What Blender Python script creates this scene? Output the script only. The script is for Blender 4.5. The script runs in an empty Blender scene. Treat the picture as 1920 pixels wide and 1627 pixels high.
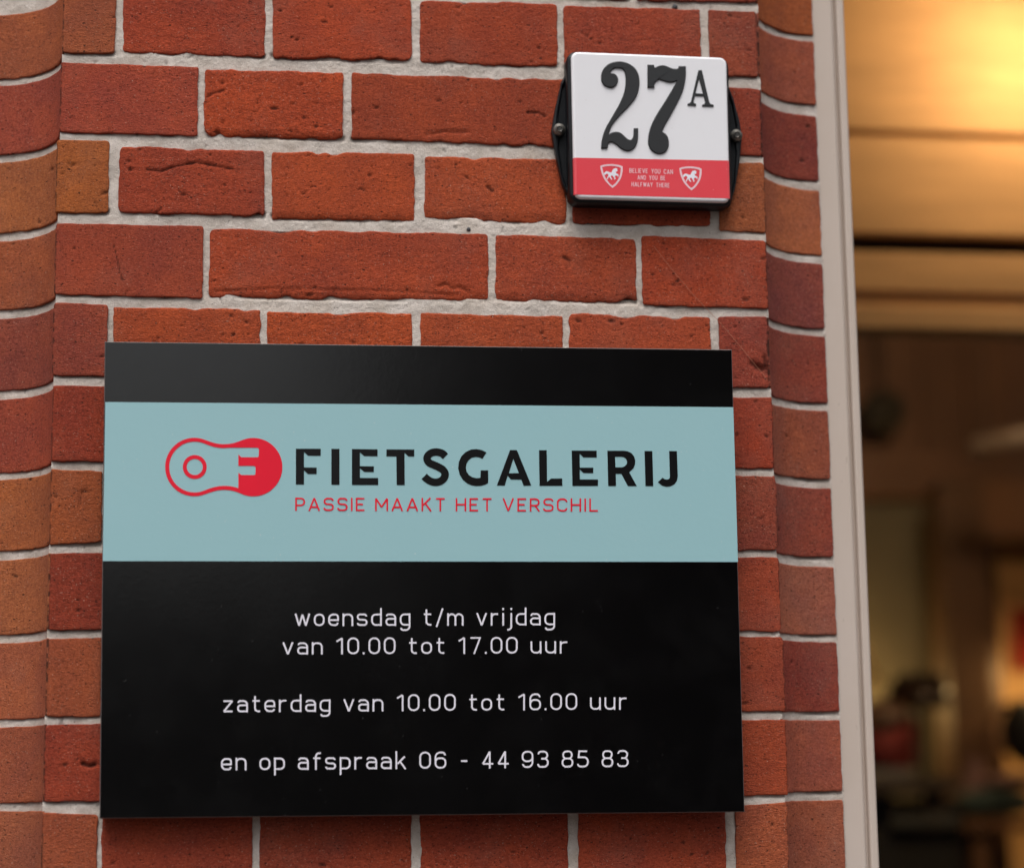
import bpy, math, random
import numpy as np
from mathutils import Matrix, Vector
from mathutils.geometry import tessellate_polygon
rng = np.random.default_rng(7)
random.seed(7)
S = bpy.context.scene
COL = S.collection

# ------------------------------------------------------------------ camera
F_PX, PW, PH = 4076.85, 1920.0, 1627.0
CAM = np.array([0.11017, -1.54175, 0.0])
RT = np.array([0.99034056, -0.13812744, -0.01209901])
UP = np.array([-0.01289846, -0.17865536, 0.98382717])
FW = np.array([0.13805508, 0.97416789, 0.17871128])
cd = bpy.data.cameras.new('camera')
cam = bpy.data.objects.new('camera', cd)
COL.objects.link(cam)
cam.matrix_world = Matrix(((RT[0], UP[0], -FW[0], CAM[0]), (RT[1], UP[1], -FW[1], CAM[1]),
                           (RT[2], UP[2], -FW[2], CAM[2]), (0, 0, 0, 1)))
cd.sensor_fit = 'HORIZONTAL'
cd.sensor_width = 36.0
cd.lens = F_PX / PW * 36.0
cd.clip_start = 0.05
cd.clip_end = 300
cd.dof.use_dof = True
cd.dof.focus_distance = 1.56
cd.dof.aperture_fstop = 3.5
S.camera = cam

# ------------------------------------------------------------------ light
SUN_EL, SUN_AZ = 66.0, 196.0        # overcast light, high and slightly left in front of the wall
w = bpy.data.worlds.new('World')
S.world = w
w.use_nodes = True
nt = w.node_tree
bg = nt.nodes['Background']
sky = nt.nodes.new('ShaderNodeTexSky')
sky.sky_type = 'NISHITA'
sky.sun_disc = False
sky.sun_elevation = math.radians(SUN_EL)
sky.sun_rotation = math.radians(SUN_AZ)
sky.air_density = 1.0
sky.dust_density = 6.0
sky.ozone_density = 0.6
hs = nt.nodes.new('ShaderNodeHueSaturation')
hs.inputs['Saturation'].default_value = 0.22
nt.links.new(sky.outputs[0], hs.inputs['Color'])
nt.links.new(hs.outputs[0], bg.inputs['Color'])
bg.inputs['Strength'].default_value = 0.125
sl = bpy.data.lights.new('sun', 'SUN')
sl.energy = 1.8
sl.angle = math.radians(42)
sl.color = (1.0, 0.96, 0.91)
sun = bpy.data.objects.new('sun', sl)
COL.objects.link(sun)
_a, _e = math.radians(SUN_AZ), math.radians(SUN_EL)
sdir = Vector((math.sin(_a) * math.cos(_e), math.cos(_a) * math.cos(_e), math.sin(_e)))
sun.rotation_euler = sdir.to_track_quat('Z', 'Y').to_euler()
sun.location = (0, -6, 8)
S.view_settings.view_transform = 'Standard'
S.view_settings.look = 'None'
S.view_settings.gamma = 1
S.view_settings.use_curve_mapping = False
S.view_settings.exposure = 0.20


# ------------------------------------------------------------------ helpers
def ray(x, y):
    return (x - PW / 2) * RT - (y - PH / 2) * UP + F_PX * FW


def at(x, y, Y=0.0):
    """point of the vertical plane at depth Y that lies at photo position x, y"""
    d = ray(x, y)
    return CAM + d * ((Y - CAM[1]) / d[1])


def lin(c):
    c = np.array(c, float) / 255
    return np.where(c <= 0.04045, c / 12.92, ((c + 0.055) / 1.055) ** 2.4)


def alb(r, g, b, k=1.0):
    v = np.clip(lin((r, g, b)) * k, 0, 0.9)
    return (float(v[0]), float(v[1]), float(v[2]), 1.0)


def hash2(ix, iy, seed):
    h = (ix.astype(np.int64) * 374761393 + iy.astype(np.int64) * 668265263 + int(seed) * 2147483 + 12345) & 0xffffffff
    h = ((h ^ (h >> 13)) * 1274126177) & 0xffffffff
    h = h ^ (h >> 16)
    h = (h * 2246822519) & 0xffffffff
    return ((h ^ (h >> 15)) & 0xffff) / 65535.0


def vn(x, y, seed=0):
    x0, y0 = np.floor(x), np.floor(y)
    fx, fy = x - x0, y - y0
    fx = fx * fx * (3 - 2 * fx)
    fy = fy * fy * (3 - 2 * fy)
    a = hash2(x0, y0, seed); b = hash2(x0 + 1, y0, seed)
    c = hash2(x0, y0 + 1, seed); d = hash2(x0 + 1, y0 + 1, seed)
    return (a + (b - a) * fx + (c - a) * fy + (a - b - c + d) * fx * fy) * 2 - 1


def fbm(x, y, seed=0, o=3, g=0.5):
    s, a, t = 0, 1.0, 0
    for i in range(o):
        s = s + a * vn(x, y, seed + i * 17)
        t += a
        a *= g
        x = x * 2.03 + 5.1
        y = y * 2.03 + 3.7
    return s / t


def link(o, parent=None):
    COL.objects.link(o)
    if parent is not None:
        o.parent = parent
    return o


def mesh_np(name, V, Fq, mat=None, parent=None, smooth=True, attrs=None, uvless=True):
    me = bpy.data.meshes.new(name)
    V = np.asarray(V, np.float32).reshape(-1, 3)
    Fq = np.asarray(Fq, np.int32)
    n, k = Fq.shape
    me.vertices.add(len(V))
    me.vertices.foreach_set('co', V.ravel())
    me.loops.add(n * k)
    me.loops.foreach_set('vertex_index', Fq.ravel())
    me.polygons.add(n)
    me.polygons.foreach_set('loop_start', np.arange(0, n * k, k, dtype=np.int32))
    me.polygons.foreach_set('loop_total', np.full(n, k, dtype=np.int32))
    me.polygons.foreach_set('use_smooth', np.full(n, smooth))
    if attrs:
        for kx, vv in attrs.items():
            a = me.attributes.new(kx, 'FLOAT', 'POINT')
            a.data.foreach_set('value', np.asarray(vv, np.float32).ravel())
    me.update(calc_edges=True)
    me.validate()
    if mat:
        me.materials.append(mat)
    return link(bpy.data.objects.new(name, me), parent)


def mesh_py(name, V, Fs, mat=None, parent=None, smooth=False):
    me = bpy.data.meshes.new(name)
    me.from_pydata([tuple(v) for v in V], [], [tuple(f) for f in Fs])
    me.update()
    if smooth:
        for p in me.polygons:
            p.use_smooth = True
    if mat:
        me.materials.append(mat)
    return link(bpy.data.objects.new(name, me), parent)


def grid_faces(nu, nv, flip=False, base=0):
    i = np.arange(nu - 1)[:, None]
    j = np.arange(nv - 1)[None, :]
    a = (i * nv + j).ravel() + base
    f = np.stack([a, a + nv, a + nv + 1, a + 1], 1)
    return f[:, ::-1] if flip else f


def box_mesh(name, x0, x1, y0, y1, z0, z1, mat, parent=None, bev=0.0):
    bx = [((x0, y0, z0), (x1, y1, z1))]
    return boxes(name, bx, mat, parent, bev)


def boxes(name, bl, mat, parent=None, bev=0.0):
    V, Fs = [], []
    for (a, b) in bl:
        n = len(V)
        x0, y0, z0 = a
        x1, y1, z1 = b
        V += [(x0, y0, z0), (x1, y0, z0), (x1, y1, z0), (x0, y1, z0), (x0, y0, z1), (x1, y0, z1), (x1, y1, z1), (x0, y1, z1)]
        Fs += [(n, n + 3, n + 2, n + 1), (n + 4, n + 5, n + 6, n + 7), (n, n + 1, n + 5, n + 4), (n + 1, n + 2, n + 6, n + 5),
               (n + 2, n + 3, n + 7, n + 6), (n + 3, n, n + 4, n + 7)]
    o = mesh_py(name, V, Fs, mat, parent)
    if bev > 0:
        m = o.modifiers.new('bevel', 'BEVEL')
        m.width = bev
        m.segments = 3
    return o


def tag(o, label=None, cat=None, kind=None, group=None):
    if label: o['label'] = label
    if cat: o['category'] = cat
    if kind: o['kind'] = kind
    if group: o['group'] = group
    return o


def empty(name, loc=(0, 0, 0), label=None, cat=None, group=None, mat=None):
    o = bpy.data.objects.new(name, None)
    o.empty_display_size = 0.05
    if mat is not None:
        o.matrix_world = mat
    else:
        o.location = loc
    COL.objects.link(o)
    return tag(o, label, cat, None, group)


# ------------------------------------------------------------------ materials
class NB:
    def __init__(s, name):
        s.m = bpy.data.materials.new(name)
        s.m.use_nodes = True
        s.t = s.m.node_tree
        s.p = s.t.nodes['Principled BSDF']

    def n(s, ty, **kw):
        x = s.t.nodes.new(ty)
        for k, v in kw.items():
            if k in x.inputs.keys() if hasattr(x.inputs, 'keys') else False:
                x.inputs[k].default_value = v
            else:
                setattr(x, k, v)
        return x

    def l(s, a, b):
        s.t.links.new(a, b)

    def noise(s, vec, scale, detail=3, rough=0.55, dist=0):
        x = s.t.nodes.new('ShaderNodeTexNoise')
        x.inputs['Scale'].default_value = scale
        x.inputs['Detail'].default_value = detail
        x.inputs['Roughness'].default_value = rough
        x.inputs['Distortion'].default_value = dist
        if vec is not None:
            s.l(vec, x.inputs['Vector'])
        return x.outputs['Fac']

    def ramp(s, fac, a, b, va=0.0, vb=1.0):
        x = s.t.nodes.new('ShaderNodeMapRange')
        x.inputs['From Min'].default_value = a
        x.inputs['From Max'].default_value = b
        x.inputs['To Min'].default_value = va
        x.inputs['To Max'].default_value = vb
        s.l(fac, x.inputs['Value'])
        return x.outputs[0]

    def mix(s, fac, a, b, mode='MIX'):
        x = s.t.nodes.new('ShaderNodeMix')
        x.data_type = 'RGBA'
        x.blend_type = mode
        for inp, v in ((x.inputs[0], fac), (x.inputs[6], a), (x.inputs[7], b)):
            if hasattr(v, 'is_linked') or hasattr(v, 'links'):
                s.l(v, inp)
            else:
                inp.default_value = v
        return x.outputs[2]

    def math(s, op, a, b=0.0):
        x = s.t.nodes.new('ShaderNodeMath')
        x.operation = op
        for inp, v in ((x.inputs[0], a), (x.inputs[1], b)):
            if hasattr(v, 'links'):
                s.l(v, inp)
            else:
                inp.default_value = v
        return x.outputs[0]

    def bump(s, h, strength, dist=0.001, normal=None):
        x = s.t.nodes.new('ShaderNodeBump')
        x.inputs['Strength'].default_value = strength
        x.inputs['Distance'].default_value = dist
        s.l(h, x.inputs['Height'])
        if normal is not None:
            s.l(normal, x.inputs['Normal'])
        return x.outputs[0]

    def pos(s, scale=(1, 1, 1)):
        g = s.t.nodes.new('ShaderNodeNewGeometry')
        m = s.t.nodes.new('ShaderNodeMapping')
        m.inputs['Scale'].default_value = scale
        s.l(g.outputs['Position'], m.inputs['Vector'])
        return m.outputs[0]


def brick_mat():
    b = NB('fired_brick')
    oi = b.t.nodes.new('ShaderNodeObjectInfo')
    col = oi.outputs['Color']
    P = b.pos()
    PX = b.pos((0.35, 1, 1.6))
    big = b.noise(P, 22, 3, 0.6)
    # patches of colour within a brick: duller plum and brighter orange
    dull = b.mix(1.0, col, (0.88, 0.90, 0.96, 1), 'MULTIPLY')
    brig = b.mix(1.0, col, (1.14, 1.14, 0.95, 1), 'MULTIPLY')
    c = b.mix(b.ramp(big, 0.36, 0.64), dull, brig)
    mid = b.noise(PX, 130, 4, 0.65)
    c = b.mix(b.ramp(mid, 0.35, 0.7, 0, 0.34), c, b.mix(1.0, col, (0.60, 0.55, 0.56, 1), 'MULTIPLY'))
    fine = b.noise(b.pos((0.8, 1, 1.2)), 480, 4, 0.8)
    c = b.mix(1.0, c, b.mix(b.ramp(fine, 0.36, 0.64), (0.70, 0.68, 0.67, 1), (1.20, 1.21, 1.22, 1)), 'MULTIPLY')
    # pale lime bloom, mostly patchy
    blo = b.noise(P, 9, 4, 0.7)
    c = b.mix(b.ramp(blo, 0.52, 0.80, 0, 0.32), c, (0.30, 0.17, 0.13, 1))
    # sand grains light and dark
    g1 = b.noise(P, 900, 2, 0.5)
    c = b.mix(b.ramp(g1, 0.66, 0.74, 0, 0.5), c, (0.55, 0.42, 0.33, 1))
    g2 = b.noise(b.pos((0.8, 1, 1.3)), 620, 3, 0.6)
    c = b.mix(b.ramp(g2, 0.63, 0.72, 0, 0.8), c, (0.035, 0.02, 0.016, 1))
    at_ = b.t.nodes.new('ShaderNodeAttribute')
    at_.attribute_name = 'pit_and_shade'
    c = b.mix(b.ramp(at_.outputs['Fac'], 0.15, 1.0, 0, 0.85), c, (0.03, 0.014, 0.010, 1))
    # open pores: sparse crisp dark specks of varied size
    wob = b.t.nodes.new('ShaderNodeTexNoise'); wob.inputs['Scale'].default_value = 700; wob.inputs['Detail'].default_value = 2
    b.l(P, wob.inputs['Vector'])
    vm = b.t.nodes.new('ShaderNodeVectorMath'); vm.operation = 'MULTIPLY_ADD'
    b.l(wob.outputs['Color'], vm.inputs[0]); vm.inputs[1].default_value = (0.0022, 0.0, 0.0014)
    b.l(b.pos((0.75, 0.0, 1.15)), vm.inputs[2])
    pores = None
    for sc_, cut, mul in ((150, 0.66, 0.46), (300, 0.60, 0.55), (640, 0.52, 0.75)):
        vo = b.t.nodes.new('ShaderNodeTexVoronoi'); vo.inputs['Scale'].default_value = sc_
        b.l(vm.outputs[0], vo.inputs['Vector'])
        sp = b.t.nodes.new('ShaderNodeSeparateColor'); b.l(vo.outputs['Color'], sp.inputs[0])
        thr = b.math('MULTIPLY', b.math('MAXIMUM', b.math('SUBTRACT', sp.outputs[0], cut), 0.0), mul)
        rt_ = b.math('DIVIDE', vo.outputs['Distance'], b.math('ADD', thr, 0.0001))
        m_ = b.ramp(rt_, 0.6, 1.0, 1.0, 0.0)
        pores = m_ if pores is None else b.math('MAXIMUM', pores, m_)
    c = b.mix(b.math('MULTIPLY', pores, 0.80), c, (0.030, 0.014, 0.010, 1))
    b.l(c, b.p.inputs['Base Color'])
    b.p.inputs['Roughness'].default_value = 0.92
    b.p.inputs['Specular IOR Level'].default_value = 0.22
    n1 = b.noise(b.pos((0.8, 1, 1.3)), 850, 3, 0.75)
    n2 = b.noise(P, 1700, 2, 0.6)
    n3 = b.noise(b.pos((0.7, 1, 1.25)), 300, 3, 0.6)
    h = b.math('SUBTRACT', b.math('ADD', b.math('ADD', b.math('MULTIPLY', n1, 1.15), b.math('MULTIPLY', n3, 0.45)), b.math('MULTIPLY', n2, 0.35)), b.math('MULTIPLY', pores, 0.5))
    b.l(b.bump(h, 1.0, 0.0012), b.p.inputs['Normal'])
    return b.m


def mortar_mat():
    b = NB('lime_mortar')
    P = b.pos()
    base = alb(214, 204, 196, 1.0)
    dark = alb(182, 171, 161, 1.0)
    c = b.mix(b.ramp(b.noise(P, 60, 4, 0.65), 0.35, 0.7), base, dark)
    c = b.mix(b.ramp(b.noise(P, 14, 3, 0.6), 0.5, 0.75, 0, 0.5), c, alb(188, 170, 152, 1.0))
    c = b.mix(b.ramp(b.noise(P, 800, 2, 0.5), 0.66, 0.74, 0, 0.7), c, (0.12, 0.10, 0.085, 1))
    c = b.mix(b.ramp(b.noise(P, 1100, 2, 0.5), 0.64, 0.72, 0, 0.7), c, (0.80, 0.78, 0.74, 1))
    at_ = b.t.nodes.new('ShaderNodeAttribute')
    at_.attribute_name = 'pit_and_shade'
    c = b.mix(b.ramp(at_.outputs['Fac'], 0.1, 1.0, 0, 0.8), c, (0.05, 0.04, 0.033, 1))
    b.l(c, b.p.inputs['Base Color'])
    b.p.inputs['Roughness'].default_value = 0.9
    b.p.inputs['Specular IOR Level'].default_value = 0.3
    h = b.math('ADD', b.noise(P, 420, 3, 0.7), b.math('MULTIPLY', b.noise(P, 1500, 2, 0.6), 0.5))
    b.l(b.bump(h, 0.7, 0.0012), b.p.inputs['Normal'])
    return b.m


def foil_mat(name, col, rough, dust=0.5, dustcol=(0.6, 0.6, 0.58, 1), spec=0.5, peel=0.05):
    """printed vinyl / lacquer with fine dust specks and orange peel"""
    b = NB(name)
    P = b.pos()
    d = b.ramp(b.noise(P, 420, 1, 0.4), 0.775, 0.80, 0, dust)
    sm = b.ramp(b.noise(P, 25, 5, 0.7), 0.45, 0.8, 0, 0.03)
    c = b.mix(d, b.mix(sm, col, dustcol), dustcol)
    b.l(c, b.p.inputs['Base Color'])
    b.l(b.ramp(b.noise(P, 12, 4, 0.6), 0.3, 0.7, rough * 0.94, rough * 1.07), b.p.inputs['Roughness'])
    b.p.inputs['Specular IOR Level'].default_value = spec
    h = b.noise(P, 260, 2, 0.5)
    b.l(b.bump(h, peel, 0.001), b.p.inputs['Normal'])
    return b.m


def simple(name, col, rough=0.5, metal=0.0, spec=0.5, nscale=40, amt=0.12, bump=0.0):
    b = NB(name)
    P = b.pos()
    f = b.noise(P, nscale, 4, 0.6)
    dk = tuple(x * (1 - amt) for x in col[:3]) + (1,)
    lt = tuple(min(1, x * (1 + amt)) for x in col[:3]) + (1,)
    b.l(b.mix(b.ramp(f, 0.3, 0.7), dk, lt), b.p.inputs['Base Color'])
    b.p.inputs['Roughness'].default_value = rough
    b.p.inputs['Metallic'].default_value = metal
    b.p.inputs['Specular IOR Level'].default_value = spec
    if bump > 0:
        b.l(b.bump(b.noise(P, nscale * 6, 3, 0.6), bump, 0.001), b.p.inputs['Normal'])
    return b.m


def wood_mat(name, col, rough=0.45, axis=(0.6, 6, 6)):
    b = NB(name)
    f = b.noise(b.pos(axis), 6, 5, 0.6, 0.4)
    dk = tuple(x * 0.72 for x in col[:3]) + (1,)
    b.l(b.mix(b.ramp(f, 0.3, 0.7), dk, col), b.p.inputs['Base Color'])
    b.p.inputs['Roughness'].default_value = rough
    return b.m


def glass_mat():
    b = NB('window_glass')
    t = b.t
    out = [x for x in t.nodes if x.type == 'OUTPUT_MATERIAL'][0]
    tr = t.nodes.new('ShaderNodeBsdfTransparent')
    tr.inputs[0].default_value = (0.93, 0.95, 0.94, 1)
    gl = t.nodes.new('ShaderNodeBsdfGlossy')
    gl.inputs['Roughness'].default_value = 0.0
    fr = t.nodes.new('ShaderNodeFresnel')
    fr.inputs['IOR'].default_value = 1.5
    mx = t.nodes.new('ShaderNodeMixShader')
    ge = t.nodes.new('ShaderNodeNewGeometry')
    b.l(b.math('MULTIPLY', fr.outputs[0], b.math('SUBTRACT', 1.0, ge.outputs['Backfacing'])), mx.inputs[0])
    b.l(tr.outputs[0], mx.inputs[1])
    b.l(gl.outputs[0], mx.inputs[2])
    b.l(mx.outputs[0], out.inputs['Surface'])
    return b.m


def emis(name, col, st):
    b = NB(name)
    b.p.inputs['Base Color'].default_value = col
    b.p.inputs['Emission Color'].default_value = col
    b.p.inputs['Emission Strength'].default_value = st
    return b.m


M_BRICK = brick_mat()
M_MORT = mortar_mat()
M_BLACK = foil_mat('black_foil', (0.0010, 0.0010, 0.0012, 1), 0.17, 0.20, (0.10, 0.10, 0.10, 1), 0.85, 0.015)
M_TEAL = foil_mat('teal_foil', alb(157, 199, 206), 0.30, 0.55, (0.62, 0.68, 0.68, 1), 0.5, 0.06)
M_PRINT_BLACK = simple('black_print', (0.002, 0.002, 0.0025, 1), 0.3)
M_PRINT_RED = simple('red_print', alb(236, 22, 52), 0.32, amt=0.03)
M_PRINT_WHITE = simple('white_print', (0.84, 0.82, 0.91, 1), 0.35, amt=0.04)
M_EDGE = simple('sheet_metal_edge', (0.13, 0.12, 0.12, 1), 0.4, 0.0, amt=0.15, nscale=90)
M_ENAMEL = foil_mat('white_enamel', (0.86, 0.86, 0.90, 1), 0.12, 0.12, (0.45, 0.42, 0.38, 1), 0.5, 0.03)
M_FILM = foil_mat('red_film', alb(232, 80, 90), 0.14, 0.3, (0.85, 0.45, 0.45, 1), 0.55, 0.08)
M_FILM_PRINT = simple('pale_print', alb(240, 205, 214), 0.3, amt=0.03)
M_FADED = simple('faded_print', alb(238, 172, 180), 0.3, amt=0.05)
M_NUM = simple('black_enamel', (0.015, 0.0165, 0.019, 1), 0.45, amt=0.1)
M_PEB = simple('dark_pebble', (0.06, 0.06, 0.065, 1), 0.6, nscale=300, amt=0.3)
M_HOLDER = simple('black_plastic', (0.006, 0.007, 0.009, 1), 0.36, spec=0.3, amt=0.2, nscale=120, bump=0.1)
M_STEEL = simple('stainless_steel', (0.24, 0.23, 0.21, 1), 0.45, 0.8, amt=0.25, nscale=500)
M_DARKSLOT = simple('slot_shade', (0.03, 0.028, 0.025, 1), 0.7)
M_FRAME = simple('putty_paint', alb(203, 188, 177), 0.38, nscale=7, amt=0.03, bump=0.06)
_b = NB('putty_paint')
_f = _b.noise(_b.pos((6, 6, 0.25)), 90, 4, 0.6)
_g = _b.noise(_b.pos(), 9, 4, 0.6)
_c = _b.mix(_b.ramp(_g, 0.3, 0.7), alb(200, 185, 173), alb(206, 192, 182))
_c = _b.mix(_b.ramp(_b.noise(_b.pos((1, 1, 0.5)), 260, 2, 0.5), 0.72, 0.78, 0, 0.35), _c, alb(150, 135, 122))
_b.l(_c, _b.p.inputs['Base Color'])
_b.p.inputs['Roughness'].default_value = 0.42
_b.l(_b.bump(_f, 0.12, 0.001), _b.p.inputs['Normal'])
M_FRAME = _b.m
M_GLASS = glass_mat()

# ------------------------------------------------------------------ the brick pier
COVE = 0.060         # radius of the hollow moulding on both edges of the pier
PIER_W = 0.5243


def loc_face(s, z, h):
    return np.stack([s, -h, z], -1)


def loc_cove(side):
    def fn(s, z, h):
        """s: length from the arris along the hollow; h: height of relief, out of the wall"""
        L = COVE * math.pi / 2
        a = np.clip(s / COVE, 0, math.pi / 2)
        ex = np.maximum(s - L, 0)
        # circle centred on the air side
        x = -COVE + COVE * np.cos(a) - ex
        y = COVE * np.sin(a)
        nx, ny = -np.cos(a), -np.sin(a)
        X = x + nx * h
        Y = y + ny * h
        if side > 0:
            X = PIER_W - X
        return np.stack([X, Y, z], -1)
    return fn


def loc_flank(s, z, h):
    return np.stack([s, 0.060 - h, z], -1)


pier = empty('brick_pier', (0.262, 0, -1.6),
             'red brick pier with hollow moulded edges carrying both signs beside the window', 'brick wall')
PM = Matrix.Translation((0.262, 0, -1.6)).inverted()
_bi = [0]
MASK = {}


def add_brick(s0, s1, zbl, zbr, ztl, ztr, loc, col, rough=1.0, res=0.00105, grooves=(), front=0.0, flip=False, chips=1.0):
    """one brick as a relief over its own outline; s in metres along the face, z up"""
    _bi[0] += 1
    mk = 'face' if loc is loc_face else 'f' if loc is loc_flank else ('r' if loc(np.array(0.0), np.array(0.0), np.array(0.0))[0] > 0.3 else 'l')
    ea_, eb_ = s0, s1
    if mk in 'lr': ea_ = s0 - 0.01
    if mk == 'face' and s0 < 0.004: ea_ = s0 - 0.01
    if mk == 'face' and s1 > PIER_W - 0.004: eb_ = s1 + 0.01
    MASK.setdefault(mk, []).append((ea_, eb_, min(zbl, zbr), max(ztl, ztr)))
    skirt = -0.0020 if mk in 'lr' else -0.012
    sd = _bi[0] * 31
    W = s1 - s0
    Hh = (ztl + ztr - zbl - zbr) / 2
    nu = max(6, int(W / res))
    nv = max(5, int(Hh / res))
    eu, ev = 0.00035 / W, 0.00035 / Hh
    u = np.concatenate([[0, eu, 2.4 * eu], np.linspace(0, 1, nu)[1:-1], [1 - 2.4 * eu, 1 - eu, 1]])
    v = np.concatenate([[0, ev, 2.4 * ev], np.linspace(0, 1, nv)[1:-1], [1 - 2.4 * ev, 1 - ev, 1]])
    u, v = np.sort(u), np.sort(v)
    nu, nv = len(u), len(v)
    U, Vv = np.meshgrid(u, v, indexing='ij')
    ea = 0.00068 * rough + 0.00015
    # outline displacement per side
    rr = (0.0008 + 0.0040 * rough * rng.random(4) ** 1.5)

    def corner(t, L, r):      # pull-in near both ends
        d = np.minimum(t, 1 - t) * L
        q = np.clip(1 - d / r, 0, 1)
        return r * 0.42 * (1 - np.sqrt(np.clip(1 - q * q, 0, 1)))
    cl = corner(v, Hh, rr[0]); cr = corner(v, Hh, rr[1])
    ct = corner(u, W, rr[2]); cb = corner(u, W, rr[3])
    nl = ea * 1.2 * fbm(v * Hh * 130, v * 0 + sd, sd + 1, 3)
    nr = ea * 1.2 * fbm(v * Hh * 130, v * 0 + sd, sd + 2, 3)
    ntp = ea * 1.2 * fbm(u * W * 110, u * 0 + sd, sd + 3, 4)
    nbt = ea * 1.6 * fbm(u * W * 140, u * 0 + sd, sd + 4, 4)
    if rough > 0.6:
        for _ in range(rng.integers(1, 5)):
            c0 = rng.random(); wd = 0.0025 + 0.006 * rng.random(); am = (0.0006 + 0.0016 * rng.random()) * chips
            (nbt if rng.random() < 0.65 else ntp)[:] += am * np.exp(-((u - c0) * W / wd) ** 2)
    S_ = (s0 + cl + nl)[None, :] * (1 - U) + (s1 - cr - nr)[None, :] * U
    zb = (zbl * (1 - u) + zbr * u) + cb + nbt - 0.0005
    zt = (ztl * (1 - u) + ztr * u) - ct - ntp + 0.0004
    Z_ = zb[:, None] * (1 - Vv) + zt[:, None] * Vv
    du = np.minimum(U, 1 - U) * W
    dv = np.minimum(Vv, 1 - Vv) * Hh
    d = np.minimum(du, dv)
    ed = 0.00045 + 0.00030 * (rough > 0.6)
    h = front - ed * np.exp(-d / (0.00035 + 0.0002 * rough)) * (1 + 0.5 * fbm(S_ * 200, Z_ * 200, sd + 5, 2))
    h = h + 0.00032 * rough * fbm(S_ * 30, Z_ * 44, sd + 6, 3)
    h = h + (0.00026 * rough ** 1.5) * fbm(S_ * 330, Z_ * 560, sd + 7, 3, 0.8)
    h = h + 0.0003 * fbm(S_ * 12, Z_ * 12, sd + 8, 1)
    pit_and_shade = np.zeros_like(h)
    # lip along the lower edge, as on hand-moulded bricks
    if rough > 0.8 and rng.random() < 0.6:
        lip = 0.004 + 0.003 * rng.random()
        zz = (Z_ - zb[:, None]) + 0.0016 * fbm(S_ * 60, S_ * 0, sd + 9, 3)
        h = h - 0.0009 * np.clip(1 - zz / lip, 0, 1)
        pit_and_shade += 0.10 * np.clip(1 - np.abs(zz - lip) / 0.0009, 0, 1)
    # pits and burnt-out holes
    npit = rng.poisson(11 * rough * W / 0.1 * (0.3 + 1.4 * rng.random()))
    for _ in range(npit):
        cs = s0 + rng.random() * W; cz = (zbl + rng.random() * Hh)
        ra = 0.00045 + 0.0011 * rng.random() ** 3
        st = 1 + 1.4 * rng.random()
        q = ((S_ - cs) / (ra * st)) ** 2 + ((Z_ - cz + (S_ - cs) * 0.2 * rng.normal()) / ra) ** 2
        g = np.exp(-q * q)
        h = h - 0.0009 * g
        pit_and_shade = np.maximum(pit_and_shade, g * (0.6 + 0.4 * rng.random()))
    for gr in grooves:
        pts, wdt, dep, dk = gr
        best = np.full(h.shape, 1e9)
        nz = 0.0006 * fbm(S_ * 300, Z_ * 300, sd + 12, 2)
        for (ax, az), (bx, bz) in zip(pts[:-1], pts[1:]):
            dx, dz = bx - ax, bz - az
            t = np.clip(((S_ - ax) * dx + (Z_ - az) * dz) / (dx * dx + dz * dz + 1e-12), 0, 1)
            best = np.minimum(best, np.hypot(S_ - ax - t * dx, Z_ - az - t * dz))
        g = np.exp(-((best + nz) / wdt) ** 2)
        h = h - dep * g
        pit_and_shade = np.maximum(pit_and_shade, g * dk)
    crumb_shade = lambda e: (0.35 + 0.65 * (fbm(Z_ * 260, Z_ * 0 + 3, sd + 15, 2) > -0.1)) * np.exp(-(e / 0.0010) ** 2)  # crumbled seam edge, with the shade of the notch put into its colour
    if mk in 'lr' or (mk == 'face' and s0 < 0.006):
        g = crumb_shade(S_ - s0); pit_and_shade = np.maximum(pit_and_shade, g); h = h - 0.0005 * g
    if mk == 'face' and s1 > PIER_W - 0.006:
        g = crumb_shade(S_ - s1); pit_and_shade = np.maximum(pit_and_shade, 0.8 * g); h = h - 0.0005 * g
    # skirt: two more rings going back into the joint
    nuE, nvE = nu + 4, nv + 4
    ix = np.clip(np.arange(nuE) - 2, 0, nu - 1)
    iz = np.clip(np.arange(nvE) - 2, 0, nv - 1)
    SE, ZE, HE, PE = S_[np.ix_(ix, iz)], Z_[np.ix_(ix, iz)], h[np.ix_(ix, iz)].copy(), pit_and_shade[np.ix_(ix, iz)].copy()
    ring = np.zeros((nuE, nvE))
    ring[1, :] = ring[-2, :] = ring[:, 1] = ring[:, -2] = 1
    ring[0, :] = ring[-1, :] = ring[:, 0] = ring[:, -1] = 2
    # edges of ring 1 drawn slightly outwards to look worn rather than cut
    HE = np.where(ring == 1, HE - (0.0006 if mk in 'lr' else 0.0012), HE)
    HE = np.where(ring == 2, skirt, HE)
    PE = np.where(ring >= 1, np.maximum(PE, 0.35), PE)
    V = loc(SE, ZE, HE)
    V = V.reshape(-1, 3) - np.array([0.262, 0, -1.6])
    o = mesh_np('brick', V, grid_faces(nuE, nvE, flip), M_BRICK, pier, attrs={'pit_and_shade': PE})
    o.color = col
    return o


def bc(r, g, b):
    r, g, b = r * .78 + 148 * .22, g * .78 + 67 * .22, b * .78 + 48 * .22
    v = lin((r, g, b)) * np.array([1.34, 1.39, 1.34])
    j = 1 + 0.03 * rng.normal()
    return (float(v[0] * j), float(v[1] * j), float(v[2] * j), 1)


GX = {}


def px_s(x, y):
    p = at(x, y, 0)
    return (p[0], p[2])


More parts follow.
